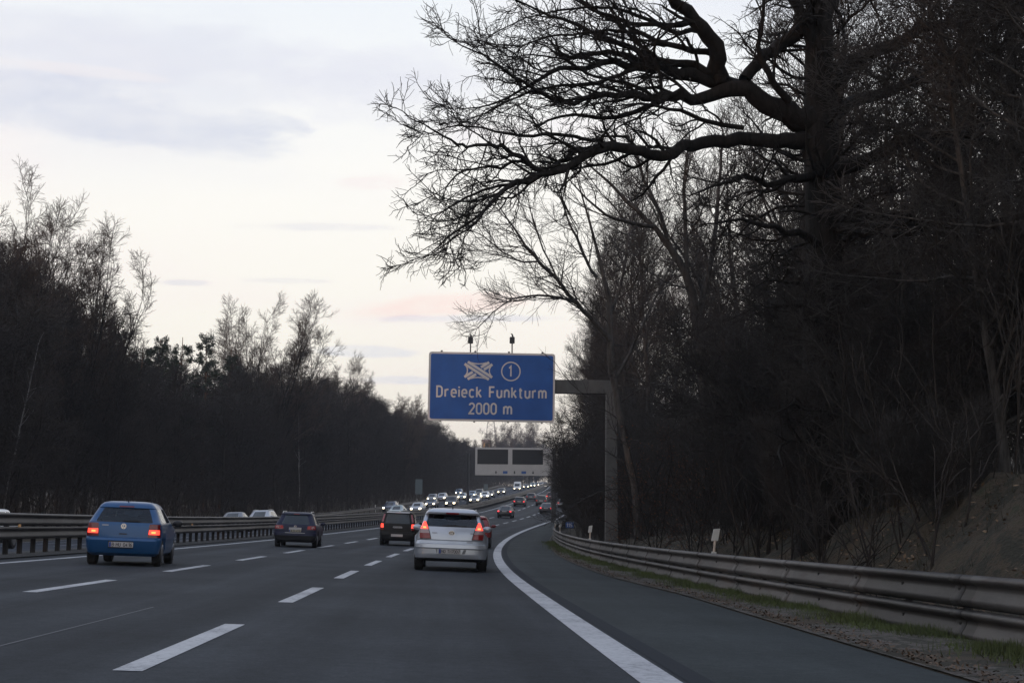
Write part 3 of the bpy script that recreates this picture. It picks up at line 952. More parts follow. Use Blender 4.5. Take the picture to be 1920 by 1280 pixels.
# ------------------------------------------------------------------ matrix gantry further on
GD2 = 150.0
g2 = empty('display_gantry', 'white overhead gantry sign with two dark message displays, partly behind twigs', 'gantry')
l2, r2 = at(891, 865, GD2), at(1036, 865, GD2)
t2, b2 = at(900, 838.5, GD2), at(900, 890.5, GD2)
g2z = float(zz(GD2, 6.5))
g2.matrix_world = Matrix.Translation((l2.x, GD2, b2.z))
w_, h_ = r2.x - l2.x, t2.z - b2.z
p2 = GD2 / 2700
M_GPALE = pmat('pale gantry panel', (0.46, 0.43, 0.41), .5, noise=.06, nscale=1)
M_SCREEN = pmat('unlit display', (0.012, 0.014, 0.020), .35)
plate(MB(), [(0, 0), (w_, 0), (w_, h_), (0, h_)], 0, .5).build('panel', M_GPALE, g2, bevel=.03)
for a, b in ((895, 952.5), (960.5, 1018)):
    plate(MB(), [((a - 891) * p2, (890.5 - 869.5) * p2), ((b - 891) * p2, (890.5 - 869.5) * p2), ((b - 891) * p2, (890.5 - 842) * p2), ((a - 891) * p2, (890.5 - 842) * p2)], -.02, .01).build('display', M_SCREEN, g2)
fl2 = lambda x, y: (x, -.006, y)
for a in (930, 964.7, 999.5):
    ar = MB()
    cx_, cz_ = (a - 891) * p2, (890.5 - 884.6) * p2
    r_ = .12
    ar.add([fl2(cx_ - r_, cz_), fl2(cx_, cz_ - .17), fl2(cx_ + r_, cz_), fl2(cx_ + .04, cz_ + .02), fl2(cx_ + .04, cz_ + .16), fl2(cx_ - .04, cz_ + .16), fl2(cx_ - .04, cz_ + .02)], [(0, 1, 2, 3, 4, 5, 6)])
    ar.build('arrow', M_SCREEN, g2)
for a in (947.3, 982):
    cx_, cz_ = (a - 891) * p2, (890.5 - 884.6) * p2
    bb = plate(MB(), [(cx_ - .24, cz_ - .13), (cx_ + .24, cz_ - .13), (cx_ + .24, cz_ + .13), (cx_ - .24, cz_ + .13)], -.02, .01).build('road_number', M_BLUES, g2)
MB().box((w_ + .15, .3, (g2z - b2.z + h_) / 2), (.5, .5, h_ - (g2z - b2.z))).build('post', M_GALV, g2, bevel=.03)

# dark mast in the median, grey sign backs, thin pole: all far down the road
mst = empty('mast', 'slender dark steel mast standing in the median beyond the silver hatchback', 'mast')
mst.matrix_world = Matrix.Translation(WR(188, -10.95))
MB().tube([(0, 0, 0), (0, 0, 7.6)], [.19, .13], 10).build('pole', M_DARK, mst, smooth=True)
MB().box((0, 0, .2), (.5, .5, .5)).build('base', M_DARK, mst, bevel=.04)
M_TEAL = pmat('grey sign back', (0.10, 0.13, 0.14), .5)
for px, py0, py1, ww, q, lab in ((785.5, 898, 926, 1.0, 205, 'tall grey back of a sign facing the opposite carriageway, left of the dark mast'), (911, 907, 918, 1.05, 370, 'small grey back of a sign far beyond the queue of headlights')):
    e = empty('road_sign', lab, 'road sign')
    tp, bt = at(px, py0, q), at(px, py1, q)
    gz_ = bt.z - (2.2 if q < 300 else 1.0)
    e.matrix_world = Matrix.Translation((tp.x, q, gz_))
    MB().box((0, 0, (tp.z + bt.z) / 2 - gz_), (ww, .06, tp.z - bt.z)).build('plate', M_TEAL, e, bevel=.02)
    for x in (-.3, .3):
        MB().tube([(x * ww, .07, -.3), (x * ww, .07, tp.z - gz_ - .1)], .05, 6).build('stem', M_GALV, e)
tp, bt = at(989, 888, 420), at(989, 921, 420)
pm = MB().tube([(0, 0, -.3), (0, 0, tp.z - bt.z)], [.22, .14], 8).build('pole', M_GALV, None, smooth=True)
pm.location = bt
pm.name = 'lamp_mast'
tag(pm, 'thin grey mast under the display gantry, behind the white van', 'mast')

# ------------------------------------------------------------------ cars
M_TYRE = pmat('tyre', (0.012, 0.012, 0.013), 0.85)
M_RIM = pmat('rim', (0.22, 0.22, 0.23), 0.4, metal=0.8)
M_PLAST = pmat('black plastic', (0.014, 0.014, 0.016), 0.55)
M_UNDER = pmat('underbody', (0.008, 0.008, 0.009), 0.9)
M_SEAT = pmat('seat fabric', (0.020, 0.022, 0.026), 0.9)
M_GLASS = glass_mat('tinted glass', (0.62, 0.78, 0.80), 0.92)
M_GLASSD = pmat('dark car glass', (0.012, 0.018, 0.020), 0.06, spec=0.6)
M_REDOFF = pmat('red lens', (0.22, 0.010, 0.012), 0.25, coat=0.5)
M_REDON = pmat('lit tail lamp', (0.5, 0.02, 0.02), 0.3, emit=(1.0, 0.055, 0.03), estr=2.4)
M_REDHOT = pmat('tail lamp bulb', (0.6, 0.05, 0.02), 0.3, emit=(1.0, 0.16, 0.04), estr=4.5)
M_REDDIM = pmat('dim tail lamp', (0.40, 0.03, 0.03), 0.3, emit=(1.0, 0.06, 0.05), estr=0.55)
M_CLEAR = pmat('clear lens', (0.50, 0.47, 0.47), 0.2, coat=0.6)
M_HEAD = pmat('lit headlamp', (0.9, 0.9, 0.8), 0.3, emit=(1.0, 0.84, 0.52), estr=9.0)
M_PLATEW = pmat('plate white', (0.46, 0.44, 0.44), 0.5)
M_PLATEB = pmat('plate blue', (0.02, 0.05, 0.25), 0.5)
M_INK = pmat('plate ink', (0.02, 0.02, 0.02), 0.6)
M_CHROME = pmat('chrome', (0.55, 0.55, 0.56), 0.18, metal=1.0)
M_RAILCAR = pmat('roof rail', (0.35, 0.35, 0.36), 0.35, metal=0.7)
M_BELT = pmat('seat belt', (0.25, 0.25, 0.24), 0.8)


def paint(name, col, metal=0.35, rough=0.38):
    return pmat('paint ' + name, col, rough, metal=metal, coat=0.35, noise=0.05, nscale=1.5)


class Shell:
    """Body shell of a car: a stack of plan outlines. Rear at y = 0, +y forward, ground at z = 0.
    level = (z, rear y, front y, half width, rear corner radius, front corner radius, rear bow)."""
    def __init__(self, lv, wheels, R=0.34, belt=0.86, nst=36, fx=(0, .3, .6, .88, 1.0)):
        self.lv, self.wheels, self.R, self.belt = lv, wheels, R, belt
        self.fx = fx
        self.us = [i / (nst - 1) for i in range(nst)]
        self.rows = [self.half(l) for l in lv]
        self.n = len(self.rows[0])
        self.i_corner0 = len(fx) - 1
        self.i_side0 = len(fx) + 4
        self.i_side1 = self.i_side0 + nst - 1

    def half(self, l):
        z, yr, yf, hw, rr, rf, b = l
        P = []
        xc = hw - rr
        for f in self.fx:
            x = f * xc
            P.append([x, yr + b * (x / hw) ** 2, z])
        cy = yr + b * (xc / hw) ** 2 + rr
        for k in range(1, 6):
            a = math.pi / 2 * k / 5
            P.append([xc + rr * math.sin(a), cy - rr * math.cos(a), z])
        bf = 0.16
        xf = hw - rf
        cyf = yf - bf * (xf / hw) ** 2 - rf
        for u in self.us[1:]:
            P.append([hw + 0.025 * (1 - (2 * u - 1) ** 2), cy + (cyf - cy) * u, z])
        for k in range(1, 6):
            a = math.pi / 2 * k / 5
            P.append([xf + rf * math.cos(a), cyf + rf * math.sin(a), z])
        for f in reversed(self.fx[:-1]):
            x = f * xf
            P.append([x, yf - bf * (x / hw) ** 2, z])
        z0 = self.lv[0][0]
        for p in P:
            for yw in self.wheels:
                d = abs(p[1] - yw)
                if d < self.R and p[0] > hw - .12 and p[2] < self.belt:
                    a = 0.30 + math.sqrt(self.R ** 2 - d ** 2)
                    if a > z0:
                        p[2] = max(p[2], a + (p[2] - z0) * (self.belt - a) / (self.belt - z0))
        return P

    def interp(self, z):
        lv = self.lv
        for a, b in zip(lv[:-1], lv[1:]):
            if a[0] <= z <= b[0]:
                k = (z - a[0]) / max(1e-6, b[0] - a[0])
                return [a[i] + (b[i] - a[i]) * k for i in range(7)]
        return list(lv[-1] if z > lv[-1][0] else lv[0])

    def rear(self, x, z):
        _, yr, yf, hw, rr, rf, b = self.interp(z)
        xc = hw - rr
        ax = abs(x)
        if ax <= xc:
            return yr + b * (ax / hw) ** 2
        cy = yr + b * (xc / hw) ** 2 + rr
        return cy - math.sqrt(max(0, rr ** 2 - min(ax - xc, rr) ** 2))

    def front(self, x, z):
        _, yr, yf, hw, rr, rf, b = self.interp(z)
        xf = hw - rf
        ax = abs(x)
        if ax <= xf:
            return yf - .16 * (ax / hw) ** 2
        cy = yf - .16 * (xf / hw) ** 2 - rf
        return cy + math.sqrt(max(0, rf ** 2 - min(ax - xf, rf) ** 2))

    def hw(self, z):
        return self.interp(z)[3]

    def mesh(self, kind_of, wanted):
        """Faces whose kind is in wanted, as an MB."""
        R = self.rows
        mb = MB()
        ids = {}

        def vid(j, i, s):
            p = R[j][i]
            if abs(p[0]) < 1e-6: s = 1
            k = (j, i, s)
            if k not in ids:
                ids[k] = len(mb.v)
                mb.v.append((p[0] * s, p[1], p[2]))
            return ids[k]
        for j in range(len(R) - 1):
            for i in range(self.n - 1):
                k = kind_of(j, i)
                if k not in wanted:
                    continue
                mb.f.append((vid(j, i, 1), vid(j, i + 1, 1), vid(j + 1, i + 1, 1), vid(j + 1, i, 1)))
                mb.f.append((vid(j, i + 1, -1), vid(j, i, -1), vid(j + 1, i, -1), vid(j + 1, i + 1, -1)))
        if 'body' in wanted:
            j = len(R) - 1
            for i in range(self.n - 1):
                mb.f.append(tuple(dict.fromkeys((vid(j, i, 1), vid(j, i + 1, 1), vid(j, i + 1, -1), vid(j, i, -1)))))
        mb.f = [f for f in mb.f if len(f) >= 3]
        return mb

    def patch(self, rows, face='rear', nx=8, off=0.006, depth=0.02, mirror=1, nz=3):
        """A lens or plate laid on the shell: rows = [(z, x_from, x_to), ...] bottom to top."""
        fn = self.rear if face == 'rear' else self.front
        sg = -1 if face == 'rear' else 1
        full = []
        for a, b in zip(rows[:-1], rows[1:]):
            for k in range(nz):
                t = k / nz
                full.append(tuple(a[q] + (b[q] - a[q]) * t for q in range(3)))
        full.append(rows[-1])
        V = []
        for z, xa, xb in full:
            for i in range(nx + 1):
                x = xa + (xb - xa) * i / nx
                V.append((x * mirror, fn(x, z) + sg * off, z))
        n, m = len(full), nx + 1
        back = [(x, y - sg * depth, z) for x, y, z in V]
        F = []
        for j in range(n - 1):
            for i in range(nx):
                F.append((j * m + i, j * m + i + 1, (j + 1) * m + i + 1, (j + 1) * m + i))
        rim = [i for i in range(m)] + [j * m + m - 1 for j in range(1, n)] + [(n - 1) * m + i for i in range(m - 2, -1, -1)] + [j * m for j in range(n - 2, 0, -1)]
        N0 = n * m
        for a, b in zip(rim, rim[1:] + rim[:1]):
            F.append((a, b, N0 + b, N0 + a))
        return MB().add(V + back, F)


def make_wheel(root, x, y, r=0.31, w=0.20, name='wheel', rim=True):
    s = 1 if x > 0 else -1
    o = MB().lathe([(r * .62, -w / 2), (r * .94, -w / 2), (r, -w / 2 + .025), (r, w / 2 - .025), (r * .94, w / 2), (r * .62, w / 2)], 28).build(name, M_TYRE, root, smooth=True)
    o.location = (x, y, r)
    if rim:
        mb = MB().lathe([(r * .64, 0), (r * .60, .02 * s), (r * .2, .035 * s), (r * .08, .03 * s)], 20)
        q = mb.build('rim', M_RIM, o, smooth=True)
        q.location = (s * w * .47, 0, 0)
    return o


def mirror_part(root, sh, side, y, z, mat, sc=1.0):
    x = sh.hw(z) - .03
    mb = MB()
    mb.box((side * (x + .06), y, z - .02), (.14, .05, .04))
    mb.ell((side * (x + .17 * sc), y, z + .02), (.115 * sc, .06, .075 * sc), 14, 9)
    return mb.build('mirror', mat, root, smooth=True, fix=False)


def plate_text(root, txt, x0, z0, h, yfun, width, name='number_plate', band=True, pale=M_PLATEW):
    """Licence plate with blue band and letters, centred on (x0, z0)."""
    y = yfun(x0, z0)
    pl = MB().box((x0, y - .016, z0), (width, .014, h)).build(name, pale, root, bevel=.003)
    if band:
        MB().box((x0 - width / 2 + .028, y - .025, z0), (.044, .006, h * .92)).build('blue_band', M_PLATEB, pl)
    if txt:
        mb = MB()
        cap = h * .66
        tw = text_width(txt, .24, .14) * cap
        avail = width - (.075 if band else .03)
        sx = min(1.0, avail / tw)
        x = x0 - width / 2 + (.06 if band else .015) + (avail - tw * sx) / 2
        write(mb, txt, x, z0 - cap / 2, cap, lambda a, b: (a, y - .0265, b), gap=.24, w=.17, sx=sx)
        mb.build('lettering', M_INK, pl, fix=False)
    return pl


def build_car(root, sh, mat, gl, glass, rear_frac, side_ranges, lower_j, rear_gl=None, interior=True, lower_mat=None):
    """Body, lower trim, windows, underbody of a car. gl = (first, last) level of the glass, side_ranges in side stations."""
    g0, g1 = gl
    r0, r1 = rear_gl or gl
    fi = [i for i, f in enumerate(sh.fx) if f <= rear_frac + 1e-6][-1]
    nf = sh.n - 1
    wi = len(sh.fx) - 1

    def kind(j, i):
        if r0 <= j < r1 and i < fi:
            return 'rear'
        if g0 <= j < g1:
            for k, (a, b) in enumerate(side_ranges):
                if sh.i_side0 + a <= i < sh.i_side0 + b:
                    return 'side%d' % k
            if i >= nf - wi:
                return 'wind'
        return 'low' if j < lower_j else 'body'
    b = sh.mesh(kind, {'body'}).build('body', mat, root, smooth=True, angle=28)
    if lower_j > 0:
        sh.mesh(kind, {'low'}).build('lower_trim', lower_mat or M_PLAST, root, smooth=True, angle=28)
    for nm, ks in (('rear_window', {'rear'}), ('windscreen', {'wind'})):
        m = sh.mesh(kind, ks)
        if m.f:
            m.build(nm, glass, root, smooth=True)
    for s in (1, -1):
        for k in range(len(side_ranges)):
            m = sh.mesh(kind, {'side%d' % k})
            keep = [f for f in m.f if all(m.v[q][0] * s > 0 for q in f)]
            used = sorted({q for f in keep for q in f}); mp = {q: n for n, q in enumerate(used)}
            m2 = MB(); m2.v = [m.v[q] for q in used]; m2.f = [tuple(mp[q] for q in f) for f in keep]
            if m2.f:
                m2.build('side_window', glass, root, smooth=True)
    L = sh.lv[3][2]
    hw = sh.lv[3][3]
    MB().box((0, L / 2, .40), (hw * 2 - .48, L - .5, .34)).build('underbody', M_UNDER, root)
    if interior:
        dz = sh.lv[g0][0]
        c = MB()
        c.box((0, L * .42, dz - .16), (hw * 2 - .3, L * .55, .06))
        c.box((0, sh.wheels[0] + .15, dz - .06), (hw * 2 - .42, .16, .34))           # rear bench back
        c.box((0, L * .68, dz - .10), (hw * 2 - .3, .25, .2))                         # dashboard
        c.build('cabin', M_SEAT, root, bevel=.03)
    return b


def seats(root, xs, y, z, h=.50):
    for x in xs:
        m = MB()
        m.box((x, y, z), (.46, .14, h))
        s = m.build('seat', M_SEAT, root, bevel=.05)
        MB().box((x, y, z + h / 2 + .10), (.26, .09, .17)).build('headrest', M_SEAT, s, bevel=.04)


def antenna(root, y, z, h=.10):
    MB().tube([(0, y, z - .03), (0, y - .03, z + h)], [.018, .008], 6).build('antenna', M_DARK, root)


# ---- the silver hatchback
def silver_hatch():
    r = empty('silver_hatchback', 'silver five door hatchback right ahead with swept red and white tail lights and roof antenna', 'car')
    lv = [(.24, .20, 4.05, .72, .20, .25, .06), (.275, .10, 4.14, .80, .20, .35, .08), (.305, .05, 4.16, .835, .30, .40, .14), (.385, .02, 4.18, .85, .32, .45, .16),
          (.42, .02, 4.20, .858, .33, .45, .17), (.52, .025, 4.20, .866, .34, .45, .18), (.545, .00, 4.19, .867, .34, .45, .18), (.63, .015, 4.12, .862, .33, .45, .18),
          (.645, .055, 4.08, .857, .30, .45, .16), (.715, .075, 3.98, .838, .28, .42, .16), (.735, .055, 3.95, .83, .27, .42, .15), (.86, .075, 3.70, .79, .21, .40, .14), (.96, .11, 3.28, .752, .13, .35, .12),
          (1.035, .15, 3.05, .72, .09, .30, .12), (1.05, .19, 3.0, .712, .075, .28, .12), (1.19, .34, 2.75, .683, .07, .24, .12), (1.32, .48, 2.50, .645, .07, .22, .12), (1.335, .38, 2.46, .64, .08, .2, .13),
          (1.375, .37, 2.40, .615, .09, .2, .13), (1.43, .45, 2.20, .565, .12, .2, .11), (1.465, .62, 2.00, .47, .14, .2, .08), (1.48, .85, 1.75, .29, .12, .15, .05)]
    sh = Shell(lv, (.78, 3.42), R=.35, belt=.9, fx=(0, .3, .6, .86, .97, 1.0))
    mat = paint('silver', (0.45, 0.48, 0.53), 0.5, 0.28)
    build_car(r, sh, mat, (14, 16), M_GLASS, .97, [(4, 12), (13, 22), (23, 31)], 2, rear_gl=(14, 16))
    seats(r, (-.34, .34), 1.95, 1.0, .42)
    for x in (-.36, .36):
        pass
    for s in (-1, 1):
        t = sh.patch([(.755, .49, .735), (.80, .50, .752), (.88, .523, .757)], nx=8, mirror=s).build('tail_light', M_REDOFF, r, smooth=True)
        sh.patch([(.88, .523, .757), (.93, .54, .753), (.975, .553, .738)], nx=8, mirror=s).build('reversing_lens', pmat('smoky clear lens', (.40, .27, .27), .2, coat=.6), t, smooth=True)
        sh.patch([(.975, .553, .738), (1.04, .575, .715), (1.10, .60, .685), (1.15, .625, .662)], nx=6, mirror=s).build('lit_lens', M_REDON, t, smooth=True)
        sh.patch([(.99, .60, .68), (1.03, .61, .68)], nx=4, mirror=s, off=.009).build('bulb', M_REDHOT, t, smooth=True)
        sh.patch([(.740, .478, .745), (.753, .482, .748)], nx=6, mirror=s, off=.007).build('lamp_edge', M_PLAST, t)
        sh.patch([(.75, .472, .489), (.88, .505, .522), (.975, .536, .552), (1.04, .558, .574), (1.15, .61, .625)], nx=2, mirror=s, off=.006).build('lamp_edge', M_PLAST, t)
    # window surround, high brake light, plate, emblem, wiper
    sh.patch([(1.036, -.625, .625), (1.054, -.622, .622)], nx=24, off=.004).build('window_seal', M_PLAST, r)
    hb = sh.patch([(1.335, -.15, .15), (1.368, -.15, .15)], nx=6, off=.008).build('high_brake_light', M_REDOFF, r, smooth=True)
    pr = sh.patch([(.42, -.33, .33), (.515, -.36, .36)], nx=10, off=.004).build('plate_recess', pmat('plate recess', (.16, .165, .175), .5), r)
    pl = plate_text(r, 'MO TN7007', -.035, .468, .105, lambda x, z: sh.rear(0, z) - .003, .50)
    for xa, xb, xc in ((-.315, -.293, 0), (.222, .30, .05)):
        q = MB()
        y = sh.rear(0, .46) - .02
        q.add([(xa, y, .41), (xb - xc, y, .41), (xb, y, .52), (xa, y, .52), (xa, y + .01, .41), (xb - xc, y + .01, .41), (xb, y + .01, .52), (xa, y + .01, .52)],
              [(0, 1, 2, 3), (4, 7, 6, 5), (0, 4, 5, 1), (1, 5, 6, 2), (2, 6, 7, 3), (3, 7, 4, 0)])
        q.build('plate_light_strip', pmat('pale plate edge', (.62, .64, .64), .5), pl)
    e = MB()
    yy = sh.rear(0, .89)
    e.add(*(lambda V: (V, [tuple(range(24))[::-1]]))([(.068 * math.cos(a * math.pi / 12), yy - .008, .895 + .05 * math.sin(a * math.pi / 12)) for a in range(24)]))
    eo = e.build('emblem', pmat('emblem dark', (.10, .10, .11), .3, metal=.6), r, fix=False)
    e = MB()
    f3 = lambda x, y: (x, yy - .014, .895 + y)
    stroke(e, [(.064 * math.cos(a * math.pi / 12), .046 * math.sin(a * math.pi / 12)) for a in range(25)], .014, f3)
    for s in ([(-.032, -.03), (-.014, .03)], [(.014, -.03), (.032, .03)], [(-.026, -.008), (.026, .008)]):
        stroke(e, s, .014, f3)
    e.build('emblem_ring', M_CHROME, eo, fix=False)
    for nm, xa, xb, z in (('badge', -.46, -.34, .89), ('badge', .44, .52, .895), ('badge', .36, .50, .69)):
        sh.patch([(z - .012, xa, xb), (z + .012, xa, xb)], nx=4, off=.006).build('badge', pmat('badge grey', (.26, .26, .28), .35, metal=.5), r)
    w = MB().tube([(0.02, sh.rear(0, 1.06) - .025, 1.045), (.1, sh.rear(.1, 1.075) - .03, 1.075), (-.22, sh.rear(-.2, 1.07) - .035, 1.065)], .012, 6)
    w.build('wiper', M_PLAST, r)
    wb = MB().box((.10, sh.rear(.1, 1.06) - .02, 1.055), (.50, .03, .025)).build('wiper_blade', M_PLAST, r)
    antenna(r, .62, 1.45, .12)
    for s in (-1, 1):
        MB().tube([(s * .545, .55, 1.41), (s * .56, .75, 1.455), (s * .56, 1.9, 1.465), (s * .55, 2.15, 1.43)], .018, 6).build('roof_rail', M_RAILCAR, r, smooth=True)
    mirror_part(r, sh, -1, 2.75, .98, mat)
    mirror_part(r, sh, 1, 2.75, .98, mat)
    for s in (-1, 1):
        for y in (.78, 3.42):
            make_wheel(r, s * .752, y, .315, .205)
    return r


def blue_hatch():
    r = empty('blue_hatchback', 'bright blue small hatchback in the left lane with lit red lamps and white number plate', 'car')
    lv = [(.22, .16, 3.50, .70, .18, .25, .06), (.28, .06, 3.60, .77, .20, .35, .09), (.40, .015, 3.68, .80, .20, .42, .10), (.555, .00, 3.70, .815, .20, .42, .10), (.605, .03, 3.66, .815, .19, .42, .10),
          (.62, .075, 3.63, .812, .16, .42, .09), (.75, .085, 3.52, .81, .15, .40, .09), (.86, .10, 3.2, .80, .14, .38, .09), (.93, .115, 2.85, .785, .13, .34, .09), (.955, .13, 2.72, .775, .13, .30, .09), (.965, .15, 2.68, .77, .13, .28, .09),
          (1.11, .27, 2.45, .70, .12, .24, .09), (1.26, .40, 2.2, .63, .12, .22, .09), (1.275, .385, 2.17, .62, .12, .2, .09), (1.33, .42, 2.08, .585, .12, .2, .09), (1.38, .50, 1.95, .53, .12, .2, .08), (1.41, .68, 1.8, .42, .12, .2, .06), (1.42, .9, 1.6, .26, .12, .15, .04)]
    sh = Shell(lv, (.68, 3.08), R=.33, belt=.84, fx=(0, .3, .6, .90, .95, 1.0))
    mat = paint('blue', (0.010, 0.070, 0.190), 0.25, 0.36)
    build_car(r, sh, mat, (10, 12), M_GLASS, .95, [(3, 13), (15, 30)], 1, lower_mat=paint('blue', (0, 0, 0)))
    seats(r, (-.33, .33), 1.55, .92, .42)
    MB().tube([(-.30, .85, .95), (-.27, .80, 1.2)], .012, 6).build('seat_belt', M_BELT, r)
    for s in (-1, 1):
        t = sh.patch([(.64, .53, .79), (.66, .525, .798), (.90, .545, .775), (.925, .555, .762)], nx=8, mirror=s).build('tail_light', pmat('dark red lens', (.15, .008, .010), .25, coat=.5), r, smooth=True)
        sh.patch([(.70, .545, .775), (.80, .55, .77)], nx=6, mirror=s, off=.010).build('lit_lens', M_REDON, t, smooth=True)
        sh.patch([(.725, .60, .69), (.765, .60, .69)], nx=4, mirror=s, off=.013).build('bulb', M_REDHOT, t, smooth=True)
    sh.patch([(1.285, -.16, .16), (1.312, -.16, .16)], nx=6, off=.008).build('high_brake_light', pmat('dark red lens', (.2, .01, .01)), r)
    sh.patch([(.955, -.60, .60), (.972, -.595, .595)], nx=20, off=.004).build('window_seal', M_PLAST, r)
    sh.patch([(.385, -.30, .24), (.545, -.30, .24)], nx=8, off=.004, depth=.01).build('plate_recess', M_PLAST, r)
    plate_text(r, 'B-MU 0416', -.02, .465, .11, lambda x, z: sh.rear(x, z) - .004, .52)
    # round emblem with a V over a W
    e = MB()
    yy = sh.rear(0, .86)
    f3 = lambda x, z: (x, yy - .012 + .02 * z, .865 + z)
    stroke(e, [(.052 * math.cos(a * math.pi / 14), .052 * math.sin(a * math.pi / 14)) for a in range(29)], .012, f3)
    stroke(e, [(-.02, .046), (0, .006), (.02, .046)], .012, f3)
    stroke(e, [(-.042, .025), (-.018, -.042), (0, -.004), (.018, -.042), (.042, .025)], .012, f3)
    e.build('emblem', M_CHROME, r, fix=False)
    sh.patch([(.868, -.47, -.33), (.893, -.47, -.33)], nx=4, off=.006).build('badge', pmat('badge grey', (.3, .3, .3)), r)
    sh.patch([(.688, -.09, .08), (.712, -.09, .08)], nx=4, off=.008).build('tailgate_handle', M_PLAST, r)
    MB().box((.16, sh.rear(.16, .99) - .025, .985), (.36, .03, .022)).build('wiper', M_PLAST, r)
    antenna(r, .62, 1.40, .10)
    mirror_part(r, sh, -1, 2.5, .93, mat)
    mirror_part(r, sh, 1, 2.5, .93, M_PLAST)
    for s in (-1, 1):
        MB().box((s * .822, 1.9, .60), (.02, 2.0, .05)).build('rubbing_strip', mat, r, bevel=.008)
        for y in (.68, 3.08):
            make_wheel(r, s * .70, y, .295, .19)
    return r


def generic_lv(style):
    if style == 'wagon':
        return [(.22, .15, 4.55, .74, .18, .3, .06), (.32, .05, 4.66, .84, .2, .4, .08), (.50, .0, 4.72, .895, .2, .45, .09), (.62, .02, 4.70, .90, .2, .45, .09), (.64, .06, 4.66, .90, .2, .45, .09), (.80, .075, 4.4, .895, .18, .45, .09),
                (.93, .11, 3.5, .86, .16, .4, .09), (.97, .14, 3.35, .83, .15, .35, .09), (1.16, .32, 3.0, .74, .14, .28, .09), (1.36, .50, 2.62, .66, .14, .24, .09), (1.375, .47, 2.6, .65, .14, .2, .09), (1.43, .5, 2.5, .60, .14, .2, .08), (1.475, .65, 2.3, .5, .14, .2, .06), (1.49, .9, 2.0, .3, .12, .15, .04)], (7, 9), (.95, 3.62)
    if style == 'tall':
        return [(.22, .15, 3.35, .68, .18, .3, .06), (.32, .05, 3.45, .76, .2, .4, .08), (.50, .0, 3.52, .79, .2, .45, .08), (.60, .02, 3.50, .79, .2, .45, .08), (.62, .05, 3.47, .79, .18, .45, .08), (.80, .06, 3.30, .785, .16, .45, .08),
                (.93, .08, 2.85, .77, .14, .4, .08), (.99, .09, 2.7, .76, .13, .35, .08), (1.2, .16, 2.4, .71, .12, .28, .08), (1.42, .25, 2.1, .65, .12, .24, .08), (1.435, .22, 2.08, .64, .12, .2, .08), (1.49, .25, 2.0, .60, .12, .2, .07), (1.53, .4, 1.85, .5, .12, .2, .05), (1.54, .7, 1.6, .3, .12, .15, .04)], (7, 9), (.6, 2.9)
    if style == 'sedan':
        return [(.22, .15, 4.35, .72, .18, .3, .06), (.32, .05, 4.45, .81, .2, .4, .1), (.50, .0, 4.5, .855, .22, .45, .12), (.62, .02, 4.48, .86, .22, .45, .12), (.64, .05, 4.45, .86, .22, .45, .12), (.80, .07, 4.15, .855, .2, .45, .12),
                (.91, .16, 3.45, .83, .2, .4, .12), (.94, .62, 3.2, .80, .2, .35, .08), (1.12, .95, 2.85, .71, .16, .28, .08), (1.31, 1.3, 2.5, .62, .14, .24, .08), (1.33, 1.33, 2.46, .61, .14, .2, .08), (1.38, 1.45, 2.4, .55, .14, .2, .06), (1.41, 1.6, 2.25, .45, .14, .2, .05), (1.42, 1.75, 2.05, .28, .12, .15, .04)], (7, 9), (.9, 3.55)
    if style == 'van':
        return [(.28, .10, 5.2, .86, .10, .2, .03), (.42, .03, 5.28, .95, .10, .3, .03), (.60, .0, 5.32, .98, .10, .35, .03), (.80, .0, 5.28, .99, .10, .35, .03), (.86, .0, 5.24, .99, .10, .35, .03), (1.05, .01, 5.0, .99, .10, .35, .03),
                (1.2, .01, 4.75, .98, .10, .3, .03), (1.25, .02, 4.65, .975, .1, .3, .03), (1.6, .03, 4.3, .96, .1, .25, .03), (1.95, .04, 3.95, .92, .1, .22, .03), (2.0, .05, 3.85, .91, .1, .2, .03), (2.3, .07, 3.7, .88, .12, .2, .03), (2.42, .15, 3.5, .8, .12, .2, .03), (2.45, .4, 3.2, .6, .12, .15, .03)], (7, 9), (.95, 4.2)
    # hatch / compact
    return [(.22, .15, 3.9, .71, .18, .3, .06), (.32, .05, 4.0, .80, .2, .4, .09), (.50, .0, 4.05, .84, .22, .45, .1), (.62, .02, 4.03, .845, .22, .45, .1), (.64, .06, 4.0, .845, .2, .45, .1), (.80, .075, 3.75, .84, .18, .45, .1),
            (.93, .11, 3.15, .81, .16, .4, .1), (.97, .14, 3.0, .79, .15, .35, .1), (1.15, .32, 2.7, .71, .14, .28, .1), (1.33, .52, 2.4, .63, .14, .24, .1), (1.345, .46, 2.37, .62, .14, .2, .1), (1.40, .5, 2.3, .57, .14, .2, .09), (1.44, .65, 2.1, .47, .14, .2, .07), (1.455, .9, 1.8, .3, .12, .15, .04)], (7, 9), (.78, 3.3)


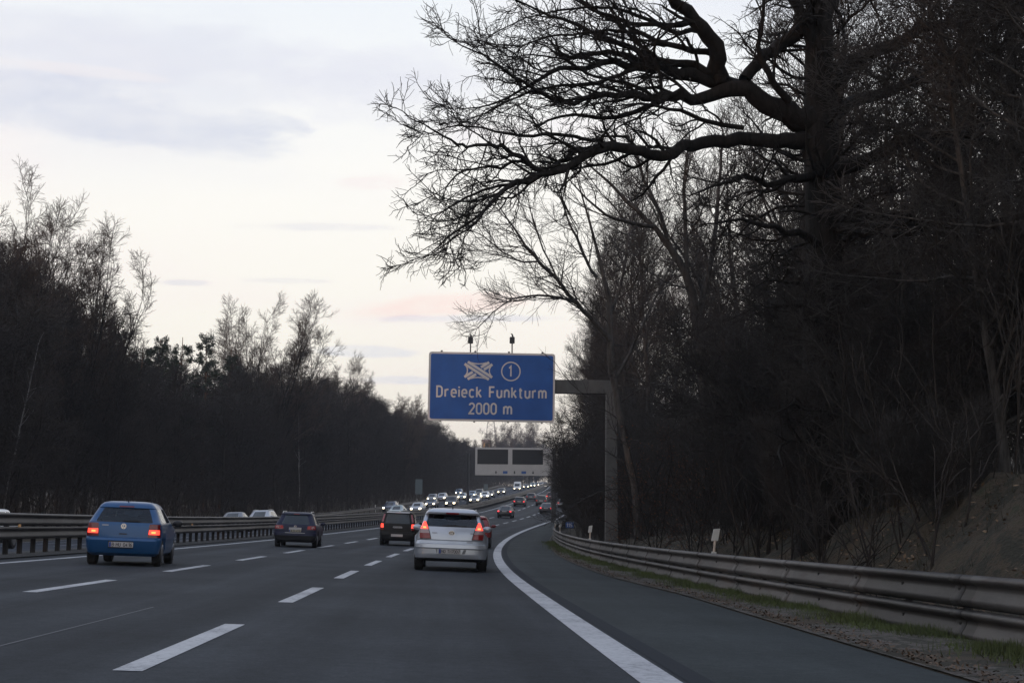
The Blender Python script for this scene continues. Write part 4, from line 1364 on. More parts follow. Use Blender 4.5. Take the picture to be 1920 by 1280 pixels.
def far_car(style, name, mat, tail=None, head=False, rails=False, high_tail=False, plate='', nst=22, pale_top=False, wide_plate=False, plate_z=.78):
    r = empty(name)
    lv, gl, wh = generic_lv(style)
    sh = Shell(lv, wh, R=.34, belt=.86, nst=nst)
    n = nst - 1
    sr_ = [(int(n * .10), int(n * .40)), (int(n * .43), int(n * .84))]
    if style == 'van':
        sr_ = [(int(n * .70), int(n * .9))]
    build_car(r, sh, mat, gl, M_GLASSD, .88 if style != 'van' else 0.3, sr_, 2, interior=False)
    w = lv[5][3]
    for s in (-1, 1):
        if tail is not None:
            if high_tail:
                t = sh.patch([(.70, w - .17, w - .02), (.78, w - .18, w - .02), (.98, w - .16, w - .025)], nx=5, mirror=s).build('tail_light', M_REDOFF, r, smooth=True)
                sh.patch([(.80, w - .165, w - .035), (.97, w - .15, w - .04)], nx=4, mirror=s, off=.010).build('lit_lens', tail, t, smooth=True)
                sh.patch([(1.05, w - .145, w - .06), (1.40, w - .215, w - .145)], nx=4, mirror=s, off=.006).build('upper_lens', pmat('pink lens', (.35, .12, .13), .3), t, smooth=True)
            else:
                t = sh.patch([(.70, w - .30, w - .02), (.88, w - .28, w - .03)], nx=6, mirror=s).build('tail_light', M_REDOFF, r, smooth=True)
                sh.patch([(.73, w - .26, w - .06), (.85, w - .25, w - .07)], nx=5, mirror=s, off=.010).build('lit_lens', tail, t, smooth=True)
        zf = .60
        hm = M_HEAD if head else M_CLEAR
        h = sh.patch([(zf, w - .42, w - .10), (zf + .15, w - .40, w - .13)], face='front', nx=6, mirror=s).build('headlight', M_CLEAR, r, smooth=True)
        if head:
            sh.patch([(zf - .02, w - .42, w - .14), (zf + .17, w - .40, w - .16)], face='front', nx=5, mirror=s, off=.012).build('lit_lens', hm, h, smooth=True)
        for y in wh:
            make_wheel(r, s * (lv[2][3] - .11), y, .31, .20)
        mirror_part(r, sh, s, lv[7][2] - .35, .97, mat if style != 'van' else M_PLAST)
        if rails:
            MB().tube([(s * .60, lv[10][1] + .1, 1.42), (s * .585, lv[10][1] + .35, 1.50), (s * .585, 2.2, 1.50), (s * .60, 2.45, 1.42)], .024, 6).build('roof_rail', M_RAILCAR, r, smooth=True)
    sh.patch([(.34, -.5, .5), (.46, -.55, .55)], face='front', nx=6, off=.006).build('air_intake', M_PLAST, r)
    sh.patch([(.56, -.32, .32), (.70, -.34, .34)], face='front', nx=6, off=.006).build('grille', M_PLAST, r)
    y = sh.front(0, .42)
    MB().box((0, y + .03, .43), (.52, .02, .11)).build('front_plate', M_PLATEW, r)
    if style != 'van':
        plate_text(r, plate, 0, plate_z, .11, sh.rear, .52, band=bool(plate), pale=M_PLATEW)
        sh.patch([(lv[10][0] + .01, -.12, .12), (lv[10][0] + .035, -.12, .12)], nx=4, off=.008).build('high_brake_light', M_REDOFF, r)
    return r, sh


def put(o, s, t, rev=False, sc=1.0, L=4.2, turn=0.0):
    if rev:
        m = frame(s + L * sc, t) @ Matrix.Rotation(math.pi, 4, 'Z')
    else:
        m = frame(s, t) @ Matrix.Rotation(math.radians(turn), 4, 'Z')
    o.matrix_world = m @ Matrix.Scale(sc, 4)
    return o


car = silver_hatch()
put(car, 36.2, 0.08, sc=1.065)
car = blue_hatch()
put(car, 31.7, -7.0, sc=.985, turn=5)

# dark blue estate, left lane further on
car, sh = far_car('wagon', 'estate_car', pmat('paint navy', (0.006, 0.009, 0.034), 0.45, spec=0.35), None, rails=True, plate='', nst=28)
tag(car, 'dark blue estate with silver roof rails in the left lane ahead of the blue hatchback', 'car')
w = .895
for s in (-1, 1):
    t = sh.patch([(.76, w - .40, w - .03), (.92, w - .38, w - .05)], nx=8, mirror=s).build('tail_light', M_REDOFF, car, smooth=True)
    for xa, mt in ((w - .15, M_CLEAR), (w - .32, M_REDOFF)):
        cx, cz = xa, .84
        V = [(s * (cx + .06 * math.cos(a * math.pi / 8)), sh.rear(cx + .06 * math.cos(a * math.pi / 8), cz) - .016, cz + .06 * math.sin(a * math.pi / 8)) for a in range(16)]
        MB().add(V, [tuple(range(16))]).build('round_lens', pmat('pinkish lens', (.5, .28, .28), .25) if mt is M_CLEAR else pmat('bright red lens', (.5, .05, .05), .25), t, fix=False)
plate_text(car, 'B-TN 4170', -.0, .70, .10, lambda x, z: sh.rear(x, z) - .004, .50, pale=pmat('yellowish plate', (.36, .33, .25), .6))
e = MB(); yy = sh.rear(0, .86)
stroke(e, [(.05 * math.cos(a * math.pi / 10), .05 * math.sin(a * math.pi / 10)) for a in range(21)], .02, lambda x, z: (x, yy - .012, .86 + z))
stroke(e, [(-.03, .03), (0, -.03), (.03, .03)], .016, lambda x, z: (x, yy - .012, .86 + z))
e.build('emblem', M_CHROME, car, fix=False)
sh.patch([(.605, -.42, .42), (.625, -.42, .42)], nx=8, off=.008).build('chrome_strip', M_RAILCAR, car)
antenna(car, .85, 1.48, .12)
put(car, 57.0, -6.40, sc=.93, turn=3)

# black tall hatchback, middle lane
car, sh = far_car('tall', 'black_hatchback', pmat('paint black', (0.007, 0.0065, 0.006), 0.5, spec=0.3), M_REDON, high_tail=True, plate='', plate_z=.46, nst=28)
tag(car, 'black tall hatchback with high slim red lamps, half hidden by the silver hatchback', 'car')
sh.patch([(.78, -.16, .20), (.81, -.21, .24), (.87, -.18, .18)], nx=6, off=.010).build('number_panel', pmat('scratched badge plate', (.22, .21, .21), .5, noise=.5, nscale=22), car)
sh.patch([(1.462, -.52, .52), (1.50, -.50, .50)], nx=10, off=.012).build('roof_spoiler', pmat('pale spoiler', (.55, .53, .53), .3, coat=.5), car, smooth=True)
put(car, 66.8, -3.12, sc=1.03)
# red car hidden by the silver one
car, sh = far_car('hatch', 'red_car', paint('red', (0.20, 0.012, 0.014), 0.1, 0.35), M_REDDIM)
tag(car, 'red car mostly hidden just in front of the silver hatchback, only its right side showing', 'car')
put(car, 68.0, 0.30, sc=1.04)

# traffic further down our carriageway
P_BLACK = paint('black far', (0.020, 0.020, 0.023), 0.15, .35)
P_DARK = paint('anthracite', (0.05, 0.055, 0.062), 0.3, .35)
P_SILV = paint('pale silver', (0.40, 0.42, 0.45), 0.4, .35)
P_WHITE = paint('white', (0.60, 0.62, 0.63), 0.0, .35)
P_NAVY = paint('far navy', (0.03, 0.045, 0.09), 0.3, .35)
P_BLUE = paint('steel blue', (0.14, 0.20, 0.28), 0.4, .35)
P_GREY = paint('mid grey', (0.17, 0.18, 0.20), 0.4, .35)
P_GREEN = paint('pale teal', (0.30, 0.36, 0.37), 0.3, .35)
P_MAROON = paint('maroon', (0.12, 0.03, 0.035), 0.2, .35)
protos = {}
for st_ in ('hatch', 'sedan', 'wagon', 'tall', 'van'):
    for hd in (False, True):
        if st_ == 'van' and not hd: continue
        protos[(st_, hd)] = far_car(st_, {'hatch': 'hatchback', 'sedan': 'saloon_car', 'wagon': 'estate_car', 'tall': 'compact_car', 'van': 'white_van'}[st_], P_DARK, M_REDON, head=hd, nst=18, rails=(st_ == 'wagon'))[0]
LEN = {'hatch': 4.05, 'sedan': 4.5, 'wagon': 4.72, 'tall': 3.52, 'van': 5.32}
used_proto = set()


def traffic(style, head, col, s, t, label, cat='car', sc=1.0, lamps=None):
    key = (style, head)
    p = protos[key]
    o = copy_tree(p) if key in used_proto else p
    used_proto.add(key)
    for ch in o.children:
        b = ch.name.split('.')[0]
        if b in ('body', 'mirror') and ch.data.materials[0] != M_PLAST:
            ch.material_slots[0].link = 'OBJECT'; ch.material_slots[0].material = col
        if b == 'tail_light' and lamps is not None:
            for g in ch.children:
                g.material_slots[0].link = 'OBJECT'; g.material_slots[0].material = lamps
    tag(o, label, cat, 'oncoming cars with headlights on the opposite carriageway' if head else 'traffic ahead with red tail lights')
    return put(o, s, t, rev=head, sc=sc, L=LEN[style])


M_REDSM = pmat('far tail lamp', (0.5, 0.02, 0.02), 0.3, emit=(1.0, 0.05, 0.06), estr=2.4)
M_REDLO = pmat('far dim tail lamp', (0.35, 0.02, 0.02), 0.3, emit=(1.0, 0.05, 0.06), estr=0.25)
for a in [
    ('sedan', P_BLACK, 166.0, -4.15, 'black saloon alone in the middle lane well past the silver hatchback', 1.0, M_REDSM),
    ('wagon', P_BLACK, 222.0, -6.95, 'dark estate with pale roof in the left lane beside the end of the opposite queue', 1.0, M_REDSM),
    ('hatch', P_DARK, 258.0, -7.4, 'dark hatchback just beyond the dark estate in the left lane, lamps unlit', 1.0, M_REDLO),
    ('sedan', P_BLACK, 191.0, -1.0, 'black saloon in the right lane nearest the bushes with red lamps', 1.0, M_REDSM),
    ('tall', P_DARK, 229.0, -4.0, 'dark tall car in the middle lane, left of the car with bright red lamps', 1.1, M_REDLO),
    ('hatch', P_MAROON, 266.0, -4.2, 'maroon hatchback with bright red lamps, farthest car seen ahead', 1.05, M_REDON),
    ('sedan', P_SILV, 222.0, -0.2, 'silver car at the edge of the bushes, its right half hidden by twigs', 1.0, M_REDON),
]:
    traffic(a[0], False, a[1], a[2], a[3], a[4], sc=a[5], lamps=a[6])


def px_t(px, s):
    """Lateral place on the road at s that lies on the line of sight of photo column px."""
    lo, hi = -40.0, 20.0
    for _ in range(40):
        mid = (lo + hi) / 2
        v = WR(s, mid) - CAM_LOC
        if 960 + F_PX * (v @ RGT) / (v @ fwd) < px: lo = mid
        else: hi = mid
    return lo


for st_, col, px, s, label, sc in [
    ('hatch', P_WHITE, -80, 50, 'white car at the left border of the picture, behind the median guardrail', 1.0),
    ('sedan', P_GREY, 424, 100, 'low grey saloon showing only its roof over the median guardrail, left of the silver estate', 1.0),
    ('wagon', P_SILV, 476, 110, 'silver estate showing its windscreen over the median guardrail behind the blue hatchback', 1.02),
    ('sedan', P_GREEN, 739, 162, 'pale teal car just over the roof of the black tall hatchback', 1.0),
    ('wagon', P_NAVY, 727, 196, 'dark navy estate, leftmost car of the oncoming queue, one headlight showing', 1.0),
    ('hatch', P_SILV, 779, 184, 'silver hatchback with two bright headlights left of the silver car roof', 1.0),
    ('sedan', P_NAVY, 806, 216, 'dark blue saloon oncoming directly above the left end of the silver roof', 1.0),
    ('hatch', P_GREY, 808, 258, 'grey hatchback half hidden behind the dark blue saloon in the queue', 1.05),
    ('hatch', P_SILV, 826.5, 262, 'pale silver hatchback oncoming in the outer lane, third headlight pair from the left', 1.1),
    ('tall', P_BLACK, 844, 214, 'black car with white roof edges oncoming above the middle of the silver roof', 1.12),
    ('tall', P_BLUE, 859, 318, 'small steel blue car roof in the queue directly left of the dark mast', 1.0),
    ('sedan', P_GREEN, 865, 268, 'pale greenish saloon oncoming, cut by the dark mast', 1.0),
    ('sedan', P_GREY, 889, 236, 'grey saloon oncoming immediately right of the dark mast', 1.05),
    ('hatch', P_BLUE, 884, 290, 'steel blue hatchback roof peeping out behind the grey saloon', 1.0),
    ('tall', P_DARK, 897, 296, 'dark van-like car in the outer lane right of the mast, highest of its cluster', 1.1),
    ('hatch', P_WHITE, 908, 270, 'white hatchback with two bright headlights next to the median rail, right of the mast', 1.05),
    ('sedan', P_DARK, 917, 288, 'dark saloon oncoming just right of the dark van-like car', 1.0),
    ('hatch', P_DARK, 939.5, 318, 'lone dark car with two round headlights between the clusters of the queue', 1.05),
    ('sedan', P_DARK, 986, 400, 'dark car right of the white van, one headlight showing', 1.0),
    ('tall', P_GREEN, 999, 425, 'pale roofed car far down the queue under the thin mast', 1.0),
    ('sedan', P_DARK, 1006, 440, 'dark car with close headlights at the far right end of the queue', 1.0),
    ('hatch', P_GREY, 1014, 455, 'grey car at the far right end of the queue by the bushes', 1.0),
    ('sedan', P_DARK, 1021, 480, 'last dark oncoming car before the bushes hide the road', 1.0),
]:
    traffic(st_, True, col, s, px_t(px, s), label, sc=sc)
traffic('van', True, P_WHITE, 372, px_t(969.5, 372), 'white van with headlights, tallest vehicle in the oncoming queue', 'van', sc=.95)

# ------------------------------------------------------------------ bare winter trees
def norm(v):
    return v / np.maximum(np.linalg.norm(v, axis=-1, keepdims=True), 1e-9)


def shoot(rng, p0, d0, ln, r0, K, wig, up, r_end, bias=None):
    """Branches as polylines: start points, directions, lengths and radii, with wander and a pull upwards."""
    n = len(p0)
    P = np.zeros((n, K + 1, 3)); P[:, 0] = p0
    d = norm(d0)
    step = (ln / K)[:, None]
    for k in range(K):
        d = norm(d + rng.normal(0, wig, (n, 3)) + np.array([0, 0, up]) + (0 if bias is None else bias))
        P[:, k + 1] = P[:, k] + d * step
    u = np.linspace(0, 1, K + 1)[None]
    R = r0[:, None] * (1 - u) + np.minimum(r_end, r0)[:, None] * u
    return P, R


def fork(rng, P, R, m, t0, t1, ang, ln, K, wig, up, ratio, r_end, lvar=.35, taper_len=.55, bias=None, tip=True, tip_len=1.0):
    """m side shoots on every branch of (P, R); lengths are relative to ln metres, shorter towards the tip."""
    n, K1, _ = P.shape
    t = t0 + (t1 - t0) * (np.arange(m)[None] + rng.random((n, m))) / m
    if tip:
        t[:, -1] = 1.0
    f = t * (K1 - 1)
    i = np.minimum(f.astype(int), K1 - 2)
    w = (f - i)[..., None]
    a = np.arange(n)[:, None]
    pos = P[a, i] * (1 - w) + P[a, i + 1] * w
    rad = R[a, i] * (1 - w[..., 0]) + R[a, i + 1] * w[..., 0]
    pd = norm(P[a, i + 1] - P[a, i])
    q = rng.normal(0, 1, (n, m, 3))
    q = norm(q - (q * pd).sum(-1, keepdims=True) * pd)
    an = np.radians(ang) * rng.uniform(.6, 1.35, (n, m, 1))
    if tip:
        an[:, -1] *= .35
    d = pd * np.cos(an) + q * np.sin(an)
    L = ln * (1 - taper_len * t) * rng.uniform(1 - lvar, 1 + lvar, (n, m))
    if tip:
        L[:, -1] *= tip_len
    r0 = np.maximum(rad * ratio, r_end)
    if tip:
        r0[:, -1] = np.maximum(rad[:, -1], r_end)
    return shoot(rng, pos.reshape(-1, 3), d.reshape(-1, 3), L.ravel(), r0.ravel(), K, wig, up, np.full(n * m, r_end), bias)


def tubes(lst, S):
    """Vertices and quads of a list of (P, R) branch sets, each with its number of sides."""
    VV, FF, base = [], [], 0
    for (P, R), s in zip(lst, S):
        n, K1, _ = P.shape
        T = np.zeros_like(P)
        T[:, 1:-1] = P[:, 2:] - P[:, :-2]; T[:, 0] = P[:, 1] - P[:, 0]; T[:, -1] = P[:, -1] - P[:, -2]
        T = norm(T)
        ref = np.where(np.abs(T[..., 2:3]) > .9, np.array([1., 0, 0]), np.array([0, 0, 1.]))
        A = norm(np.cross(T, ref)); B = np.cross(T, A)
        an = 2 * np.pi * np.arange(s) / s
        V = P[:, :, None] + R[:, :, None, None] * (A[:, :, None] * np.cos(an)[None, None, :, None] + B[:, :, None] * np.sin(an)[None, None, :, None])
        idx = base + np.arange(n * K1 * s).reshape(n, K1, s)
        nx = np.roll(idx, -1, 2)
        F = np.stack([idx[:, :-1], nx[:, :-1], nx[:, 1:], idx[:, 1:]], -1).reshape(-1, 4)
        VV.append(V.reshape(-1, 3)); FF.append(F); base += n * K1 * s
    return np.concatenate(VV), np.concatenate(FF)


def bark_mat(name, a, b, scale=6.0):
    m = bpy.data.materials.new(name)
    m.use_nodes = True
    t = m.node_tree
    bs = t.nodes['Principled BSDF']; bs.inputs['Roughness'].default_value = .9; bs.inputs['Specular IOR Level'].default_value = .2
    tc = N(t, 'ShaderNodeTexCoord')
    mp = N(t, 'ShaderNodeMapping'); mp.inputs['Scale'].default_value = (1, 1, .18)
    t.links.new(tc.outputs['Object'], mp.inputs[0])
    no = N(t, 'ShaderNodeTexNoise', inp={'Scale': scale, 'Detail': 8.0, 'Roughness': .7}); t.links.new(mp.outputs[0], no.inputs['Vector'])
    r = ramp(t, [(.35, a), (.65, b)]); t.links.new(no.outputs[0], r.inputs[0])
    oi = N(t, 'ShaderNodeObjectInfo')
    vr = N(t, 'ShaderNodeMapRange', inp={1: 0, 2: 1, 3: .75, 4: 1.25}); t.links.new(oi.outputs['Random'], vr.inputs[0])
    sc = N(t, 'ShaderNodeVectorMath', operation='SCALE'); t.links.new(r.outputs[0], sc.inputs[0]); t.links.new(vr.outputs[0], sc.inputs['Scale'])
    t.links.new(sc.outputs[0], bs.inputs['Base Color'])
    bp = N(t, 'ShaderNodeBump', inp={'Strength': .9, 'Distance': .05}); t.links.new(no.outputs[0], bp.inputs['Height']); t.links.new(bp.outputs[0], bs.inputs['Normal'])
    return m


M_BARK = bark_mat('bark', (.012, .011, .010), (.040, .035, .031))
M_TWIG = bark_mat('twig bark', (.022, .019, .0175), (.055, .046, .041))
M_TWIGW = bark_mat('sun-reddened twig bark', (.045, .033, .028), (.10, .072, .056))  # red warmth of low sun on treetops put into the twig colour
M_BARKR = bark_mat('grey bark', (.020, .019, .018), (.078, .072, .067))
M_TWIGR = bark_mat('grey twig bark', (.027, .025, .024), (.070, .064, .060))
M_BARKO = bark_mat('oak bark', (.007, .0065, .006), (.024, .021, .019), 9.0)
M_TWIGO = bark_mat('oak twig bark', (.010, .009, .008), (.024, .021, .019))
M_BIRCH = bark_mat('birch bark', (.07, .067, .065), (.30, .29, .28), 3.0)
M_PINE = bark_mat('pine bark', (.06, .035, .022), (.14, .08, .05))
M_NEEDLE = pmat('needles', (.020, .030, .014), .8, noise=.45, nscale=1.2)
M_LEAF = pmat('withered leaf', (.16, .065, .028), .8, noise=.4, nscale=3)


def bare_tree(name, seed, H=18., r=.20, bare=.35, limbs=12, limb_len=6.5, limb_ang=48, up=.10, m2=7, l2=2.6, m3=6, l3=1.1, m4=5, l4=.55, lean=(0, 0), wig=.10,
              twig_r=.010, split=0, split_ang=22, trunk_mat=None, twig_mat=None, K1=6):
    """One bare tree as (trunk mesh, crown mesh)."""
    rng = np.random.default_rng(seed)
    if split:
        P0, R0 = shoot(rng, np.zeros((1, 3)) + [0, 0, -.4], np.array([[lean[0], lean[1], 1.]]), np.array([H * bare]), np.array([r * 1.15]), 6, .03, .05, np.array([r]))
        az = 2 * np.pi * (np.arange(split) + rng.random(split) * .6) / split
        sa = np.radians(split_ang) * rng.uniform(.45, 1.25, split)
        d = np.stack([np.sin(sa) * np.cos(az), np.sin(sa) * np.sin(az), np.cos(sa)], -1)
        st = P0[0, rng.integers(3, 7, split)]
        LT, LR = shoot(rng, st, d, H * (1 - bare) * rng.uniform(.8, 1.08, split), r * rng.uniform(.42, .62, split), 9, .05, .035, np.full(split, .02))
        base = [(P0, R0), (LT, LR)]
        P1, R1 = fork(rng, LT, LR, limbs, .12, .95, limb_ang, limb_len, K1, wig, up, .55, twig_r * 1.6, taper_len=.6)
    else:
        P0, R0 = shoot(rng, np.zeros((1, 3)) + [0, 0, -.4], np.array([[lean[0], lean[1], 1.]]), np.array([H * .94]), np.array([r * 1.1]), 14, .035, .05, np.array([.03]))
        R0[0, 0] *= 1.35; R0[0, 1] *= 1.05
        base = [(P0, R0)]
        P1, R1 = fork(rng, P0, R0, limbs, bare, .97, limb_ang, limb_len, K1, wig, up, .55, twig_r * 1.6, taper_len=.55)
    P2, R2 = fork(rng, P1, R1, m2, .18, 1, 46, l2, 4, wig * 1.25, up * .6, .55, twig_r * 1.2)
    P3, R3 = fork(rng, P2, R2, m3, .15, 1, 44, l3, 3, wig * 1.4, up * .6, .6, twig_r)
    sets, sides = [(P2, R2), (P3, R3)], [4, 3]
    if m4:
        P4, R4 = fork(rng, P3, R3, m4, .15, 1, 42, l4, 2, wig * 1.5, up * .5, .7, twig_r * .8)
        sets.append((P4, R4)); sides.append(3)
    V, F = tubes(base + [(P1, R1)], ([10, 7] if split else [10]) + [5])
    tr = mesh_np(name + '_trunk', V, F, trunk_mat or M_BARK, True)
    V, F = tubes(sets, sides)
    cr = mesh_np(name + '_crown', V, F, twig_mat or M_TWIG, False)
    return tr, cr


def plant(name, meshes, label, cat, group, pos, rot=0., sc=1.0, lean=(0., 0.)):
    e = empty(name, label, cat, group)
    e.matrix_world = Matrix.Translation(pos) @ Matrix.Rotation(lean[0], 4, 'X') @ Matrix.Rotation(lean[1], 4, 'Y') @ Matrix.Rotation(rot, 4, 'Z') @ Matrix.Scale(sc, 4)
    for nm, me in zip(('trunk', 'crown'), meshes):
        link(nm, me, e)
    return e


R_ = random.Random(11)
HI = [bare_tree('ash', 1, 19, .19, .26, 20, 6.0, 42, .10, 9, 2.4, 8, 1.15, 5, .6, twig_r=.0085, trunk_mat=M_BARKR, twig_mat=M_TWIGR),
      bare_tree('hornbeam', 2, 17, .15, .08, 24, 5.4, 56, .05, 9, 2.3, 8, 1.1, 5, .6, twig_r=.0085, trunk_mat=M_BARKR, twig_mat=M_TWIGR, wig=.13),
      bare_tree('maple', 3, 20, .22, .36, 18, 6.5, 38, .12, 9, 2.6, 8, 1.2, 5, .6, twig_r=.0085, trunk_mat=M_BARKR, twig_mat=M_TWIGR)]
SHR = [bare_tree('shrub', 21, 5.5, .05, .06, 10, 2.1, 40, .05, 7, 1.2, 6, .65, 4, .4, split=8, split_ang=32, twig_r=.0065, trunk_mat=M_BARKR, twig_mat=M_TWIGR),
       bare_tree('shrub', 22, 7.5, .06, .05, 11, 2.6, 50, .02, 7, 1.4, 6, .75, 4, .45, split=7, split_ang=28, twig_r=.0065, trunk_mat=M_BARKR, twig_mat=M_TWIGR)]
LO = [bare_tree('wood', 31, 18, .17, .22, 22, 5.4, 42, .10, 8, 2.5, 7, 1.2, 5, .7, twig_r=.014),
      bare_tree('wood', 32, 17, .15, .10, 24, 5.0, 52, .07, 8, 2.4, 7, 1.1, 5, .65, twig_r=.014, wig=.13),
      bare_tree('wood', 33, 19, .18, .28, 22, 5.6, 36, .13, 8, 2.5, 7, 1.2, 5, .7, twig_r=.014),
      bare_tree('wood', 34, 14, .12, .04, 24, 4.4, 55, .06, 8, 2.2, 7, 1.0, 5, .6, twig_r=.014, wig=.14)]
FAN = [bare_tree('fan', 41, 20, .26, .12, 11, 7.0, 24, .08, 9, 1.7, 6, .9, 4, .5, split=10, split_ang=17, twig_r=.011, twig_mat=M_TWIGW, K1=8),
       bare_tree('fan', 42, 19, .24, .20, 11, 7.0, 26, .08, 9, 1.7, 6, .9, 4, .5, split=11, split_ang=27, twig_r=.011, twig_mat=M_TWIGW, K1=8)]
SLIM = bare_tree('birch', 51, 16, .075, .45, 12, 2.4, 40, -.02, 5, 1.1, 5, .6, 0, .3, trunk_mat=M_BIRCH, twig_r=.010)

def tall(meshes):
    co = np.zeros(len(meshes[1].vertices) * 3, np.float32)
    meshes[1].vertices.foreach_get('co', co)
    return float(np.percentile(co[2::3], 99.7))


HT = {id(m): tall(m) for m in LO + FAN}
# how high the dense mass of the left woods stands over the road, as seen in the photograph
SKY_X = [-200, 0, 60, 110, 180, 220, 300, 400, 450, 520, 600, 650, 700, 760, 800, 860, 910, 1000]
SKY_Y = [420, 462, 505, 548, 595, 648, 676, 690, 700, 700, 712, 722, 752, 768, 788, 822, 842, 822]


def eye_px(p):
    v = np.asarray(p, float) - CAM_LOC
    return 960 + F_PX * (v @ RGT) / (v @ fwd)


# left woods: rows along the far side of the opposite carriageway
GL_ = 'bare trees of the left woods'
for row, (t0, step, a, b) in enumerate(((-31.0, 4.6, 62, 560), (-35.5, 4.8, 66, 580), (-41, 5.6, 72, 600), (-48, 6.8, 80, 620))):
    s = a
    while s < b:
        k = 3 if row == 0 and R_.random() < .5 else R_.randrange(4)
        ss_, tt_ = s + R_.uniform(-1.5, 1.5), t0 + R_.uniform(-1.6, 1.6)
        p = W(ss_, tt_)
        top = at(960, float(np.interp(eye_px(p), SKY_X, SKY_Y)), p[1]).z
        sc = max(.35, (top - p[2]) / HT[id(LO[k])]) * R_.uniform(.84, 1.05)
        plant('forest_tree', LO[k], 'dark bare tree in the mass of the left woods', 'tree', GL_, p, R_.uniform(0, 6.28), min(sc, 1.25))
        s += step * (1 + max(0, s - 180) / 160) * R_.uniform(.75, 1.25)

for k in range(44):
    s = 455 + 5.6 * k
    p = W(s, -29.5 - 4.5 * (k % 4) + R_.uniform(-1, 1))
    top = at(960, R_.uniform(822, 850), p[1]).z
    plant('forest_tree', LO[k % 4], 'small bare tree of the far woods where the road drops out of sight', 'tree', 'bare trees of the far woods', p, R_.uniform(0, 6.28), max(.4, (top - p[2]) / HT[id(LO[k % 4])]))


def brush(name, label, n, srange, trange, hrange, seed, mat, r0=.014, kids_=5, dens=None):
    """A thicket nobody could count: thin upright stems with side shoots, one mesh."""
    rng = np.random.default_rng(seed)
    s = rng.uniform(*srange, n)
    u = rng.random(n) ** 1.4
    ta = np.array([trange(q) for q in s])
    t = ta[:, 0] + (ta[:, 1] - ta[:, 0]) * u
    clear = ~((s > 40) & (s < 70) & (t > 0) & (t < 4.2 + .075 * s))
    s, t, u = s[clear], t[clear], u[clear]
    n = len(s)
    p = W(s, t) - [0, 0, .1]
    h = rng.uniform(*hrange, n) * (.55 + .45 * np.minimum(1, u * 3))
    d = np.stack([rng.normal(0, .22, n), rng.normal(0, .22, n), np.ones(n)], -1)
    P, R = shoot(rng, p, d, h, np.full(n, r0) * rng.uniform(.6, 1.6, n), 5, .09, .03, np.full(n, r0 * .35))
    P2, R2 = fork(rng, P, R, kids_, .2, 1, 38, 1.5, 3, .15, .05, .6, r0 * .4)
    P3, R3 = fork(rng, P2, R2, 3, .2, 1, 40, .7, 2, .18, .05, .7, r0 * .35)
    V, F = tubes([(P, R), (P2, R2), (P3, R3)], [3, 3, 3])
    o = link(name, mesh_np(name, V, F, mat, False))
    return tag(o, label, 'undergrowth', kind='stuff')


brush('undergrowth', 'dense dark thicket of bare stems along the foot of the left woods', 5200, (58, 560), lambda s: (-27.5, -48), (3, 9), 5, M_TWIG, r0=.028, kids_=5)
brush('undergrowth', 'tangled bare thicket on the right bank behind the guardrail', 4600, (24, 190), lambda s: (float(rail_t(s)) + (3.2 if s < 45 else (1.0 if s < 85 else 2.2)), float(rail_t(s)) + 26), (2.5, 9), 6, M_TWIGR, r0=.014, kids_=6)

brush('shade_woods', 'unseen woods beside and behind the road on the left, added to shade the road', 1300, (-125, 60), lambda s: (-30, -44), (14, 19), 15, M_TWIG, r0=.09, kids_=14)  # stems added out of view to keep the low sun off the road

brush('undergrowth', 'scattered dark sapling stems on the slope of the right bank', 80, (21, 42), lambda s: (float(rail_t(s)) + .7, float(rail_t(s)) + 3.6), (1.6, 5), 16, M_TWIG, r0=.022, kids_=5)

# conifers on the left skyline
def conifer(seed, H=17):
    rng = np.random.default_rng(seed)
    P0, R0 = shoot(rng, np.zeros((1, 3)), np.array([[0, 0, 1.]]), np.array([H]), np.array([.2]), 12, .015, .1, np.array([.03]))
    n = 62
    z = np.sort(rng.uniform(.22, .99, n)) * H
    az = rng.uniform(0, 6.28, n)
    ln = (1.05 - z / H) * 3.6 * rng.uniform(.6, 1.25, n) + .25
    d = np.stack([np.cos(az), np.sin(az), rng.uniform(-.1, .35, n)], -1)
    pos = np.stack([np.interp(z, P0[0, :, 2], P0[0, :, 0]), np.interp(z, P0[0, :, 2], P0[0, :, 1]), z], -1)
    P1, R1 = shoot(rng, pos, d, ln, np.full(n, .035), 5, .07, .03, np.full(n, .012))
    P2, R2 = fork(rng, P1, R1, 8, .3, 1, 50, .7, 2, .12, .06, .6, .012)
    V, F = tubes([(P0, R0), (P1, R1)], [8, 4])
    tr = mesh_np('pine_trunk', V, F, M_PINE, True)
    # needles: short crossed blades round every side shoot
    P3, R3 = fork(rng, P2, R2, 10, .25, 1, 60, .30, 1, .1, .08, 1, .03)
    n3 = len(P3)
    a, b = P3[:, 0], P3[:, 1]
    w = norm(np.cross(b - a, rng.normal(0, 1, (n3, 3)))) * .042
    V = np.stack([a - w * .5, a + w * .5, b + w, b - w], 1).reshape(-1, 3)
    F = np.arange(n3 * 4).reshape(-1, 4)
    V2, F2 = tubes([(P2, R2)], [3])
    cr = mesh_np('pine_crown', np.concatenate([V, V2]), np.concatenate([F, F2 + len(V)]), M_NEEDLE, False)
    return tr, cr


